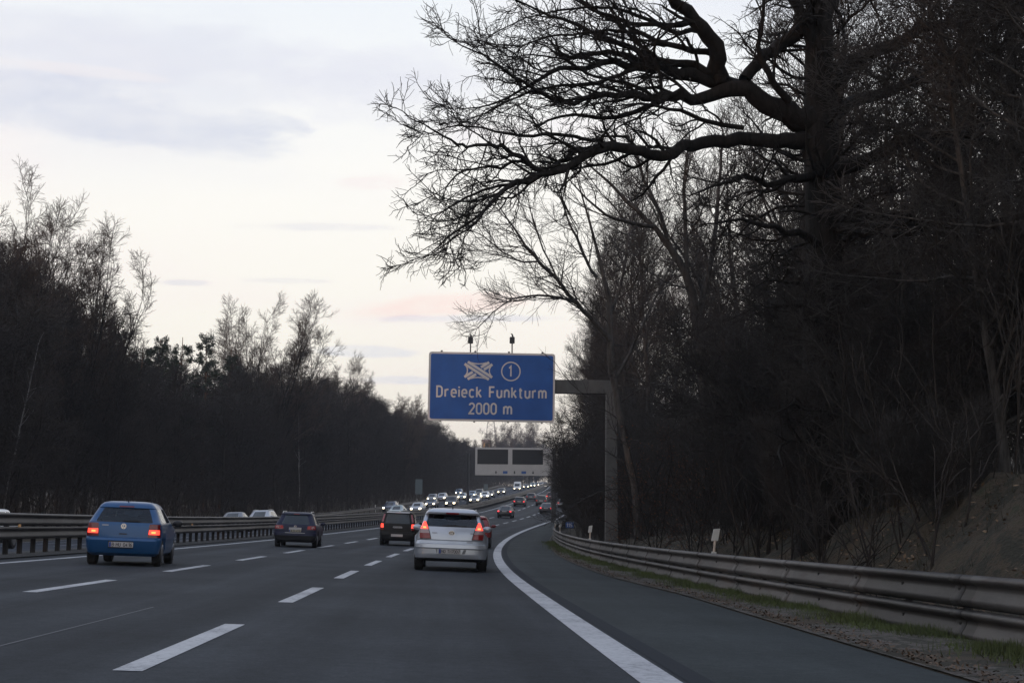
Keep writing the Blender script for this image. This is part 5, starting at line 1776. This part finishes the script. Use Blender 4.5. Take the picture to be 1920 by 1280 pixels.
CON = [conifer(61), conifer(62)]
for k, (px, top, s, lab) in enumerate([(205, 592, 128, 'dark pine at the foot of the tall fan shaped tree, leftmost of the skyline pines'), (240, 625, 134, 'lower dark pine just right of the leftmost pine'), (277, 622, 140, 'pine with a ragged pointed top, third on the left skyline'),
                                   (326, 618, 146, 'isolated pine with a clear pointed top on the left skyline'), (379, 622, 153, 'pine at the left foot of the pale fan shaped tree'), (410, 645, 158, 'low pine half behind the pale fan shaped tree'), (300, 650, 150, 'low dark pine between two pointed ones')]):
    p = at(px, top, s)
    tt = px_t(px, s)
    b = W(s, tt)
    plant('pine_tree', CON[k % 2], lab, 'tree', 'pines on the left skyline', b, R_.uniform(0, 6), (p.z - b[2]) / 17)

# the tall fan shaped trees that stand out on the left skyline
for px, top, s, me, lab in [(128, 384, 112, FAN[0], 'tallest fan shaped bare tree with many rising stems on the left skyline'), (-20, 318, 98, FAN[0], 'bare tree cut by the left picture border, its twigs reaching highest'),
                            (485, 556, 168, FAN[1], 'broad pale reddish fan tree alone above the woods right of the pines'),
                            (640, 664, 215, FAN[0], 'smaller fan tree on the falling skyline left of the blue sign'), (745, 738, 260, FAN[1], 'low fan tree close to the left edge of the blue sign'),
                            (934, 792, 540, FAN[0], 'far reddish fan tree just above the left display of the gantry'), (968, 786, 575, FAN[1], 'far reddish fan tree behind the middle of the display gantry'), (1004, 790, 600, FAN[0], 'far reddish fan tree over the right display, by the overhanging twigs')]:
    p = at(px, top, s)
    b = W(s, px_t(px, s))
    plant('fan_tree' if me in FAN else 'bare_tree', me, lab, 'tree', 'tall trees on the left skyline', b, R_.uniform(0, 6), (p.z - b[2]) / HT[id(me)])
for px, py, s, lab in [(190, 935, 88, 'slim birch with pale trunk at the left wood edge behind the blue hatchback'), (612, 930, 170, 'slim birch with pale trunk above the dark blue estate car')]:
    tt = px_t(px, s)
    plant('birch_tree', SLIM, lab, 'tree', 'birches at the left wood edge', W(s, -29.2), R_.uniform(0, 6), .8, (0, .06))

# ------------------------------------------------------------------ the great oak on the right bank, limb by limb
def limb(pts, d0, d1=None):
    """(px, py, diameter px) along a limb, depth from d0 to d1 -> polyline and radii in metres."""
    d1 = d0 if d1 is None else d1
    n = len(pts)
    P = [np.array(at(p[0], p[1], d0 + (d1 - d0) * i / (n - 1))) for i, p in enumerate(pts)]
    R = [p[2] / 2 * (d0 + (d1 - d0) * i / (n - 1)) / 2700 for i, p in enumerate(pts)]
    return np.array(P), np.array(R)


def resample(P, R, K, rng, jit):
    L = np.concatenate([[0], np.cumsum(np.linalg.norm(np.diff(P, axis=0), axis=1))])
    u = np.linspace(0, L[-1], K + 1)
    Q = np.stack([np.interp(u, L, P[:, k]) for k in range(3)], -1)
    r = np.interp(u, L, R)
    Q[1:-1] += rng.normal(0, jit, (K - 1, 3)) * np.minimum(1, r[1:-1, None] * 14)
    return Q, r


OAK_TRUNK = [(1538, 1010, 104), (1541, 900, 88), (1545, 760, 80), (1548, 560, 76), (1546, 420, 74), (1542, 300, 70), (1538, 180, 62), (1536, 60, 52), (1532, -80, 44), (1525, -260, 30), (1520, -420, 14)]
OAK_LIMBS = [
    ([(1530, 268, 40), (1465, 264, 30), (1400, 262, 27), (1330, 263, 25), (1290, 275, 23), (1262, 290, 22), (1215, 294, 21), (1190, 281, 20), (1145, 273, 20), (1112, 288, 18), (1080, 309, 16), (1035, 325, 14), (990, 338, 12), (955, 349, 10), (935, 365, 8), (912, 388, 6), (885, 415, 5), (858, 432, 4), (830, 456, 3), (808, 476, 2)], 30, 25),
    ([(1145, 274, 13), (1100, 277, 12), (1072, 281, 11), (1056, 302, 10), (1040, 318, 9)], 29, 27.2),
    ([(1022, 322, 11), (985, 300, 10), (964, 281, 9), (940, 272, 8), (915, 269, 7), (875, 274, 6), (858, 268, 5), (835, 258, 4), (800, 240, 3), (765, 226, 2)], 27, 24.5),
    ([(1035, 325, 9), (980, 336, 8), (952, 346, 7), (915, 349, 6), (880, 364, 5), (850, 384, 4), (818, 402, 2)], 27, 25.5),
    ([(950, 352, 7), (922, 378, 6), (903, 406, 5), (879, 431, 4), (842, 451, 3), (818, 470, 2.5), (775, 492, 1.5)], 26.2, 24.6),
    ([(985, 300, 7), (960, 304, 6), (936, 318, 6), (921, 309, 5), (863, 317, 4), (838, 340, 3), (830, 366, 2)], 27, 25.6),
    ([(1535, 235, 56), (1480, 212, 48), (1440, 195, 40), (1395, 166, 34), (1340, 174, 26), (1305, 183, 23), (1281, 168, 20), (1228, 183, 16), (1196, 175, 14), (1139, 181, 12), (1106, 187, 11), (1066, 199, 10), (1025, 184, 8), (985, 167, 7), (950, 152, 5), (915, 128, 4), (880, 110, 3), (845, 92, 2)], 30, 26),
    ([(1395, 166, 28), (1340, 149, 26), (1290, 141, 23), (1240, 132, 20), (1190, 130, 17), (1140, 120, 13), (1110, 132, 11), (1075, 133, 10), (1040, 130, 9), (1005, 150, 7), (980, 172, 5), (940, 190, 4), (895, 205, 3), (850, 208, 2)], 29.6, 27),
    ([(1350, 150, 20), (1330, 128, 18), (1260, 118, 15), (1200, 107, 12), (1150, 95, 10), (1100, 97, 9), (1065, 105, 8), (1050, 95, 6), (1046, 72, 4), (1030, 55, 2)], 29.3, 28),
    ([(1352, 150, 38), (1345, 120, 36), (1335, 72, 32), (1302, 46, 28), (1278, 22, 24), (1245, -12, 20), (1215, -60, 15), (1180, -120, 9), (1140, -170, 4)], 29.4, 27.5),
    ([(1395, 150, 24), (1440, 98, 24), (1480, 68, 26), (1515, 45, 28), (1536, 35, 30)], 29.3, 30),
    ([(1235, 118, 12), (1180, 85, 11), (1130, 65, 9), (1080, 40, 7), (1020, 20, 5), (965, 0, 3), (930, -20, 2)], 29, 27),
    ([(1280, 168, 12), (1230, 195, 11), (1180, 215, 10), (1130, 228, 8), (1080, 222, 6), (1030, 228, 5), (1018, 236, 4)], 28.8, 27.5),
    ([(1190, 130, 10), (1150, 150, 9), (1100, 165, 8), (1050, 165, 6), (1000, 178, 5), (960, 190, 4), (915, 215, 3), (870, 235, 2)], 28.6, 26.5),
    ([(1130, 262, 8), (1080, 262, 7), (1030, 260, 7), (970, 261, 6), (940, 250, 5), (900, 235, 4), (850, 232, 3), (800, 250, 2)], 28, 26),
    ([(1300, 40, 12), (1240, 50, 10), (1180, 40, 8), (1120, 20, 6), (1070, -10, 4), (1020, -30, 2)], 29, 28),
    ([(1240, 130, 9), (1190, 70, 8), (1140, 30, 6), (1090, 5, 5), (1040, -30, 3)], 29, 30),
    ([(1548, 330, 34), (1620, 300, 26), (1700, 265, 20), (1790, 245, 15), (1880, 262, 10), (1960, 290, 5)], 30, 27),
    ([(1540, 170, 34), (1620, 110, 26), (1720, 60, 20), (1830, 30, 14), (1950, -10, 8)], 30, 28),
    ([(1548, 430, 26), (1610, 440, 20), (1690, 420, 15), (1780, 430, 10), (1870, 415, 5)], 30, 27),
    ([(1540, 240, 30), (1600, 190, 24), (1680, 170, 18), (1770, 110, 12), (1880, 90, 6)], 30, 33),
    ([(1545, 470, 20), (1500, 440, 15), (1440, 430, 10), (1390, 415, 7), (1340, 420, 4)], 30, 28),
    ([(1538, 330, 22), (1490, 330, 16), (1440, 345, 12), (1390, 335, 9), (1340, 350, 6), (1290, 370, 3)], 30, 27.5),
    ([(1540, 120, 26), (1500, 20, 22), (1450, -60, 16), (1390, -140, 9)], 30, 29),
    ([(1536, 40, 24), (1600, -60, 18), (1680, -150, 10)], 30, 31),
    ([(1345, 104, 14), (1290, 92, 12), (1240, 80, 10), (1190, 62, 8), (1140, 62, 6), (1090, 72, 5), (1030, 80, 4), (975, 98, 3), (925, 96, 2)], 29.3, 27),
    ([(1320, 60, 12), (1270, 62, 10), (1220, 40, 8), (1170, 20, 6), (1110, 15, 5), (1050, 22, 4), (990, 42, 3), (935, 66, 2)], 29.2, 28),
    ([(1395, 240, 10), (1340, 226, 9), (1290, 214, 8), (1240, 206, 6), (1190, 198, 4), (1140, 204, 2)], 29, 28),
    ([(1480, 190, 16), (1440, 150, 13), (1420, 90, 10), (1430, 30, 7), (1420, -30, 4)], 29.5, 28.5),
    ([(1230, 186, 8), (1190, 160, 7), (1150, 150, 6), (1100, 145, 5), (1060, 120, 4), (1000, 112, 3), (950, 120, 2)], 28.5, 26.5),
]


def traced_tree(name, label, trunk, limbs, d, seed, m=(9, 7, 6), ln=(1.5, .75, .36), twig_r=.006, bias=(-.05, 0, .01), jit=.035, d_trunk=None, wig=.17, mat_t=None, every=.42):
    rng = np.random.default_rng(seed)
    Tp, Tr = limb(trunk, d, d_trunk or d)
    Tp[0] -= [0, 0, .5]
    root = Vector(Tp[0])
    base = Tp[0].copy()
    Tq, Tr = resample(Tp, Tr, 30, rng, .02)
    if Tr[0] > .25:
        Tr = Tr * (1 + rng.normal(0, .045, len(Tr)))
    sets = [(Tq[None] - base, Tr[None])]; sd = [16]
    tw = [fork(rng, Tq[None] - base, Tr[None], 90 if Tr[0] > .25 else 20, .12, .9, 75, ln[0] * 1.25, 7, wig, .01, .2, twig_r * 1.5, taper_len=.1, tip=False)]
    for pts, a, b in limbs:
        P, R = limb(pts, a, b)
        # limbs wander in depth as well as in outline
        P[1:, 1] += np.cumsum(rng.normal(0, .10, len(P) - 1))
        Q, r = resample(P, R, max(8, 2 * len(P)), rng, jit)
        sets.append((Q[None] - base, r[None])); sd.append(9 if r[0] > .08 else 6)
        L = np.linalg.norm(np.diff(Q, axis=0), axis=1).sum()
        nsh = max(6, int(L / every))
        thick = r.max() > .16
        tw.append(fork(rng, (Q[None] - base), r[None], nsh, .30 if thick else .08, 1, 38, ln[0], 7, wig, .02, .5, twig_r * 1.5, taper_len=.40, bias=np.array(bias), tip_len=.4))
    P1 = np.concatenate([q[0] for q in tw]); R1 = np.concatenate([q[1] for q in tw])
    R1 = np.minimum(R1, .035)
    P2, R2 = fork(rng, P1, R1, m[1], .12, 1, 44, ln[1], 5, wig * 1.1, .03, .6, twig_r * 1.1, bias=np.array(bias))
    P3, R3 = fork(rng, P2, R2, m[2], .12, 1, 46, ln[2], 2, wig * 1.1, .05, .7, twig_r * .8)
    e = empty(name, label, 'tree')
    e.location = Vector(base)
    V, F = tubes(sets, sd)
    tr = link('trunk', mesh_np(name + '_trunk', V, F, mat_t or M_BARKR, True), e)
    V, F = tubes([(P1, R1), (P2, R2), (P3, R3)], [5, 4, 3])
    link('crown', mesh_np(name + '_crown', V, F, M_TWIGO if mat_t else M_TWIGR, False), e)
    return e


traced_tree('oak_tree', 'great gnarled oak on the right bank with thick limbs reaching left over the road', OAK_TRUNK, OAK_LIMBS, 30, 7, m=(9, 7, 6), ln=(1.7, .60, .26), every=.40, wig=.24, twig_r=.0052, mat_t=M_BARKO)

# slender tree in front of the sign gantry's arm, fanning up to the left
SL_TRUNK = [(1200, 1010, 16.3), (1192, 930, 15.0), (1178, 850, 14.3), (1158, 760, 13.6), (1147, 690, 12.9), (1144, 620, 11.6), (1140, 560, 9.5), (1128, 500, 7.5), (1112, 440, 5.4), (1095, 380, 3.4), (1080, 330, 2)]
SL_LIMBS = [
    ([(1145, 640, 9.5), (1110, 600, 8.8), (1080, 568, 8.2), (1045, 525, 6.8), (1010, 490, 6.1), (985, 460, 4.8), (960, 425, 3.4), (938, 390, 2)], 61, 57),
    ([(1080, 568, 5.4), (1040, 556, 4.8), (1000, 552, 4.1), (960, 560, 2.7), (925, 585, 2), (900, 610, 2)], 60, 57),
    ([(1120, 520, 6.1), (1090, 470, 5.4), (1068, 420, 4.1), (1050, 370, 2.7), (1040, 330, 2)], 61, 60),
    ([(1142, 600, 6.8), (1165, 520, 6.1), (1180, 440, 4.8), (1190, 380, 3.4), (1195, 330, 2)], 61, 63),
    ([(1010, 490, 4.1), (980, 492, 3.4), (940, 470, 2.7), (905, 440, 2), (880, 430, 2)], 58, 56),
    ([(1045, 525, 4.1), (1020, 470, 3.4), (1000, 420, 2.7), (990, 370, 2)], 59, 59),
    ([(1150, 720, 6.8), (1190, 640, 5.4), (1230, 560, 4.1), (1260, 490, 2.7)], 61, 63),
]
traced_tree('slender_tree', 'slender bare tree crossing the sign gantry arm and fanning left above the sign', SL_TRUNK, SL_LIMBS, 61, 8, m=(8, 7, 6), ln=(2.4, 1.3, .7), twig_r=.0075, bias=(-.05, 0, .04), wig=.12, every=.62)
SL2_TRUNK = [(1330, 900, 26), (1325, 800, 24), (1318, 700, 22), (1308, 600, 19), (1290, 520, 16), (1262, 470, 13), (1225, 425, 10), (1180, 380, 8), (1140, 340, 5), (1095, 300, 3)]
SL2_LIMBS = [
    ([(1262, 470, 9), (1235, 400, 8), (1210, 340, 6), (1190, 290, 4), (1178, 250, 2)], 46, 46),
    ([(1225, 425, 8), (1180, 420, 7), (1130, 400, 5), (1085, 360, 3), (1060, 330, 2)], 45, 43),
    ([(1308, 600, 12), (1330, 500, 10), (1345, 410, 8), (1350, 330, 6), (1356, 250, 4)], 46, 48),
    ([(1290, 520, 10), (1282, 430, 8), (1280, 350, 6), (1290, 270, 4)], 46, 47),
]
traced_tree('slender_tree', 'leaning bare tree between the gantry and the great oak, its top arching left', SL2_TRUNK, SL2_LIMBS, 46, 9, m=(8, 6, 5), ln=(2.2, 1.1, .6), twig_r=.008, bias=(-.04, 0, .04), wig=.12, every=.55)

# right woods
GR_ = 'bare trees of the right woods'
spots = []
for s, t, k, sc in [(36, 13.5, 2, 1.0), (27, 14.5, 1, .95), (24, 12, 0, .9), (44, 11, 0, .95), (52, 14, 2, 1.0), (42, 18, 1, 1.0), (33, 20, 0, 1.0), (58, 13.5, 1, .8), (66, 13, 0, .95), (74, 10.5, 1, .85), (82, 13, 2, .95),
                    (92, 9.5, 1, .72), (98, 12, 0, .9), (108, 9.5, 1, .80), (86, 8.6, 0, 1.0), (94, 8.4, 2, .98), (104, 8.4, 0, .98), (108, 6.9, 2, .80), (120, 6.8, 2, .80), (131, 6.8, 2, .80), (113, 9.0, 0, .92), (124, 9.2, 2, .92), (136, 9.5, 0, .9), (150, 9.5, 2, .88), (77, 9.4, 2, .98), (25, 9.8, 1, .62), (23.5, 10.6, 1, .70), (26.5, 11.5, 0, .8), (28.5, 9.0, 1, .5), (49, 12, 1, .8), (38, 11.2, 1, .85), (66, 15, 1, .9), (120, 10, 0, .85), (132, 9.5, 1, .80), (146, 10, 2, .85), (160, 10, 1, .85), (176, 10.5, 0, .85), (195, 10, 1, .85)]:
    spots.append((s, t, k, sc))
for k in range(36):
    s = R_.uniform(36, 210)
    spots.append((s, R_.uniform(17, 46), R_.randrange(3), R_.uniform(.85, 1.1)))
for k in range(26):
    s = R_.uniform(200, 420)
    spots.append((s, R_.uniform(9, 30), R_.randrange(3), R_.uniform(.75, .95)))
for k in range(24):
    spots.append((R_.uniform(440, 760), R_.uniform(8, 34), R_.randrange(3), R_.uniform(.75, 1.0)))
for s, t, k, sc in spots:
    plant('bare_tree', HI[k], 'bare dark tree in the right woods beyond the guardrail', 'tree', GR_, W(s, t), R_.uniform(0, 6.28), sc)
# shrubs hanging over the rail
sspots = [(73, 7.6), (78, 7.0), (85, 7.2), (90, 7.4), (96, 7.2), (101, 7.8), (106, 7.2), (112, 7.6), (118, 7.4), (125, 7.6), (133, 7.6), (140, 8), (148, 7.8), (158, 8), (168, 8), (180, 8),
          (30, 10.3), (33, 9.2), (37, 9.6), (41, 8.7), (44, 9.6), (26, 11.5), (36, 11.6), (44, 12.5), (51, 12), (60, 12.5), (69, 11), (88, 9.5), (100, 9.5), (115, 9)]
low = [(23.5, 8.0), (27.5, 8.3), (30.5, 7.8), (35, 7.6)]
for n, (s, t) in enumerate(low):
    plant('shrub', SHR[n % 2], 'thin low shrub growing on the open slope of the right bank', 'shrub', 'low shrubs on the bank slope', W(s, t), R_.uniform(0, 6.28), R_.uniform(.3, .5))
for n, (s, t) in enumerate(sspots):
    plant('shrub', SHR[n % 2], 'bare tangled shrub on the right bank just behind the guardrail', 'shrub', 'bare shrubs behind the right guardrail', W(s, t), R_.uniform(0, 6.28), R_.uniform(.8, 1.1))


# saplings that kept some withered brown leaves
def leafy(seed):
    tr, cr = bare_tree('sapling', seed, 4.5, .04, .10, 9, 1.6, 45, .05, 6, .9, 5, .5, 0, .3, split=3, split_ang=18, twig_r=.006)
    rng = np.random.default_rng(seed)
    co = np.zeros(len(cr.vertices) * 3, np.float32); cr.vertices.foreach_get('co', co)
    co = co.reshape(-1, 3)
    p = co[rng.choice(len(co), 420)]
    a = norm(rng.normal(0, 1, (420, 3))) * .035; b = norm(np.cross(a, rng.normal(0, 1, (420, 3)))) * .024
    V = np.stack([p, p + a + b, p + 2 * a, p + a - b], 1).reshape(-1, 3)
    lf = mesh_np('sapling_leaves', V, np.arange(1680).reshape(-1, 4), M_LEAF, False)
    return tr, cr, lf


lt_, lc_, ll_ = leafy(71)
for px, s, t, sc, lab in [(1232, 44, 7.6, .85, 'sapling with rusty withered leaves right of the gantry post'), (1300, 40, 8.2, .7, 'smaller sapling with a few rusty leaves left of the largest delineator'), (1180, 52, 8.0, .7, 'rusty leaved sapling close by the foot of the gantry post')]:
    e = plant('sapling', (lt_, lc_), lab, 'tree', 'saplings with withered leaves', W(s, px_t(px, s)), R_.uniform(0, 6), sc)
    link('leaves', ll_, e)

# ------------------------------------------------------------------ grass and leaves at the foot of the right rail
def grass():
    rng = np.random.default_rng(3)
    n = 52000
    s = 9 + (rng.random(n) ** 1.7) * 80
    clump = np.sin(s * 1.3) * .12 + np.sin(s * 3.7 + 1) * .07
    t = rail_t(s) + .06 - np.abs(rng.normal(0, .36, n)) + clump * .5
    p = W(s, t, .015)
    h = rng.uniform(.03, .12, n) * (1 + .5 * np.sin(s * 2.3))
    az = rng.uniform(0, 6.28, n)
    w = np.stack([np.cos(az), np.sin(az), 0 * az], -1) * .006
    tip = p + np.stack([rng.normal(0, .035, n), rng.normal(0, .035, n), h], -1)
    V = np.stack([p - w, p + w, tip], 1).reshape(-1, 3)
    o = link('grass', mesh_np('grass', V, np.arange(3 * n).reshape(-1, 3), pmat('verge grass', (.066, .086, .022), .8, noise=.55, nscale=1.2), False))
    tag(o, 'short green grass along the foot of the right guardrail', 'grass', kind='stuff')
    n = 26000
    s = 10 + rng.random(n) ** 1.3 * 50
    t = rail_t(s) + .5 + rng.random(n) ** .8 * 6.5
    keep = (np.sin(s * .9 + t * 1.7) + np.sin(s * 2.3 - t * .8) + rng.normal(0, .6, n)) > -.3
    s, t = s[keep], t[keep]; n = len(s)
    p = W(s, t, .01)
    h = rng.uniform(.06, .22, n)
    az = rng.uniform(0, 6.28, n)
    w = np.stack([np.cos(az), np.sin(az), 0 * az], -1) * .007
    tip = p + np.stack([rng.normal(0, .08, n), rng.normal(0, .08, n), h], -1)
    V = np.stack([p - w, p + w, tip], 1).reshape(-1, 3)
    o = link('bank_grass', mesh_np('bank_grass', V, np.arange(3 * n).reshape(-1, 3), pmat('dry grass', (.040, .034, .019), .85, noise=.5, nscale=1.1), False))
    tag(o, 'thin dry grass and weeds on the right bank', 'grass', kind='stuff')
    n = 15000
    s = 8 + rng.random(n) ** 1.6 * 70
    u = rng.random(n)
    t = np.where(u < .35, edge_t(s) + .02 + np.abs(rng.normal(0, .22, n)), rail_t(s) + .5 + rng.random(n) * 7)
    p = W(s, t, .05)
    a = norm(np.stack([rng.normal(0, 1, n), rng.normal(0, 1, n), rng.normal(0, .35, n)], -1)) * rng.uniform(.012, .032, (n, 1))
    b = norm(np.cross(a, np.stack([rng.normal(0, .3, n), rng.normal(0, .3, n), np.ones(n)], -1))) * .014
    V = np.stack([p, p + a + b, p + 2 * a, p + a - b], 1).reshape(-1, 3)
    o = link('fallen_leaves', mesh_np('fallen_leaves', V, np.arange(4 * n).reshape(-1, 4), pmat('fallen leaf', (.085, .055, .034), .8, noise=.6, nscale=2.5), False))
    tag(o, 'fallen brown leaves on the right verge and bank', 'leaves', kind='stuff')

    n = 14000
    s = 10 + rng.random(n) ** 1.2 * 45
    t = rail_t(s) + .5 + rng.random(n) * 6
    keep = np.sin(s * 1.7 + t * 2.1) * np.sin(s * .6 - t * 1.3) + rng.normal(0, .35, n) > .05
    s, t = s[keep], t[keep]; n = len(s)
    p = W(s, t, .07)
    a = norm(np.stack([rng.normal(0, 1, n), rng.normal(0, 1, n), rng.normal(0, .5, n)], -1)) * rng.uniform(.02, .055, (n, 1))
    b = norm(np.cross(a, np.stack([rng.normal(0, .4, n), rng.normal(0, .4, n), np.ones(n)], -1))) * .026
    V = np.stack([p, p + a + b, p + 2 * a, p + a - b], 1).reshape(-1, 3)
    o = link('leaf_litter', mesh_np('leaf_litter', V, np.arange(4 * n).reshape(-1, 4), pmat('pale fallen leaf', (.16, .105, .062), .8, noise=.6, nscale=1.3), False))
    tag(o, 'patches of paler withered leaves on the slope of the right bank', 'leaves', kind='stuff')


grass()

# ------------------------------------------------------------------ far off: lattice tower and sunlit house above the gantry
tw = empty('lattice_tower', 'far off slender lattice tower rising behind the blue sign above the display gantry', 'tower')
b_ = at(920, 850, 1150); t_ = at(920, 735, 1150)
tw.matrix_world = Matrix.Translation(b_)
Ht = t_.z - b_.z
M_LAT = pmat('lattice steel', (.20, .17, .16), .6)
def wd(z): return 4.6 * (1 - z / Ht) ** 1.3 + .7
legs = [[(sx * wd(z), sy * wd(z), z) for z in np.linspace(0, Ht, 7)] for sx in (-1, 1) for sy in (-1, 1)]
for l in legs:
    MB().tube(l, .2, 4).build('leg', M_LAT, tw)
br = MB()
zs = np.linspace(0, Ht, 15)
for a, b in zip(zs[:-1], zs[1:]):
    for f in range(4):
        c = [(-1, -1), (1, -1), (1, 1), (-1, 1)]
        (x0, y0), (x1, y1) = c[f], c[(f + 1) % 4]
        br.tube([(x0 * wd(a), y0 * wd(a), a), (x1 * wd(b), y1 * wd(b), b)], .09, 3)
        br.tube([(x1 * wd(a), y1 * wd(a), a), (x0 * wd(b), y0 * wd(b), b)], .09, 3)
br.build('bracing', M_LAT, tw)
hs = empty('house', 'far off building with windows glowing in painted orange sunset light just above the display gantry', 'building')
b_ = at(912, 845, 760); t_ = at(912, 827, 760)
hs.matrix_world = Matrix.Translation((b_.x, 760, b_.z - 6))
hh = t_.z - b_.z + 6
M_WALL = pmat('pale plaster', (.42, .33, .27), .8)
MB().box((0, 0, hh / 2), (4.6, 7, hh)).build('wall', M_WALL, hs)
MB().add([(-2.5, -3.7, hh), (2.5, -3.7, hh), (2.5, 3.7, hh), (-2.5, 3.7, hh), (-2.5, 0, hh + .9), (2.5, 0, hh + .9)], [(0, 1, 5, 4), (2, 3, 4, 5), (1, 2, 5), (3, 0, 4), (0, 3, 2, 1)]).build('roof', pmat('roof tile', (.14, .06, .04), .8), hs)
M_SUNW = pmat('sunset glow window', (.6, .4, .2), .2, emit=(1.0, .55, .2), estr=.7)  # emission paints the orange sunset light onto the panes
for x in (-1.3, 1.3):
    MB().box((x, -3.52, hh - 2.6), (.7, .06, 3.0)).build('window', M_SUNW, hs)

# ------------------------------------------------------------------ the evening air
def air():
    bpy.context.view_layer.update()
    lo = np.array([1e9] * 3); hi = -lo
    for o in bpy.data.objects:
        if o.type == 'MESH':
            for c in o.bound_box:
                p = np.array(o.matrix_world @ Vector(c)); lo = np.minimum(lo, p); hi = np.maximum(hi, p)
    lo -= [20, 20, 1]; hi += [20, 20, 6]
    m = bpy.data.materials.new('haze'); m.use_nodes = True
    t = m.node_tree; t.nodes.clear()
    out = N(t, 'ShaderNodeOutputMaterial'); v = N(t, 'ShaderNodeVolumePrincipled')
    v.inputs['Color'].default_value = (.86, .90, 1.0, 1); v.inputs['Density'].default_value = HAZE; v.inputs['Anisotropy'].default_value = 0.0
    t.links.new(v.outputs[0], out.inputs['Volume'])
    o = MB().box((lo + hi) / 2, hi - lo).build('haze', m)
    tag(o, 'thin evening haze over the whole scene', 'haze', kind='stuff')


HAZE = 0.00025
air()
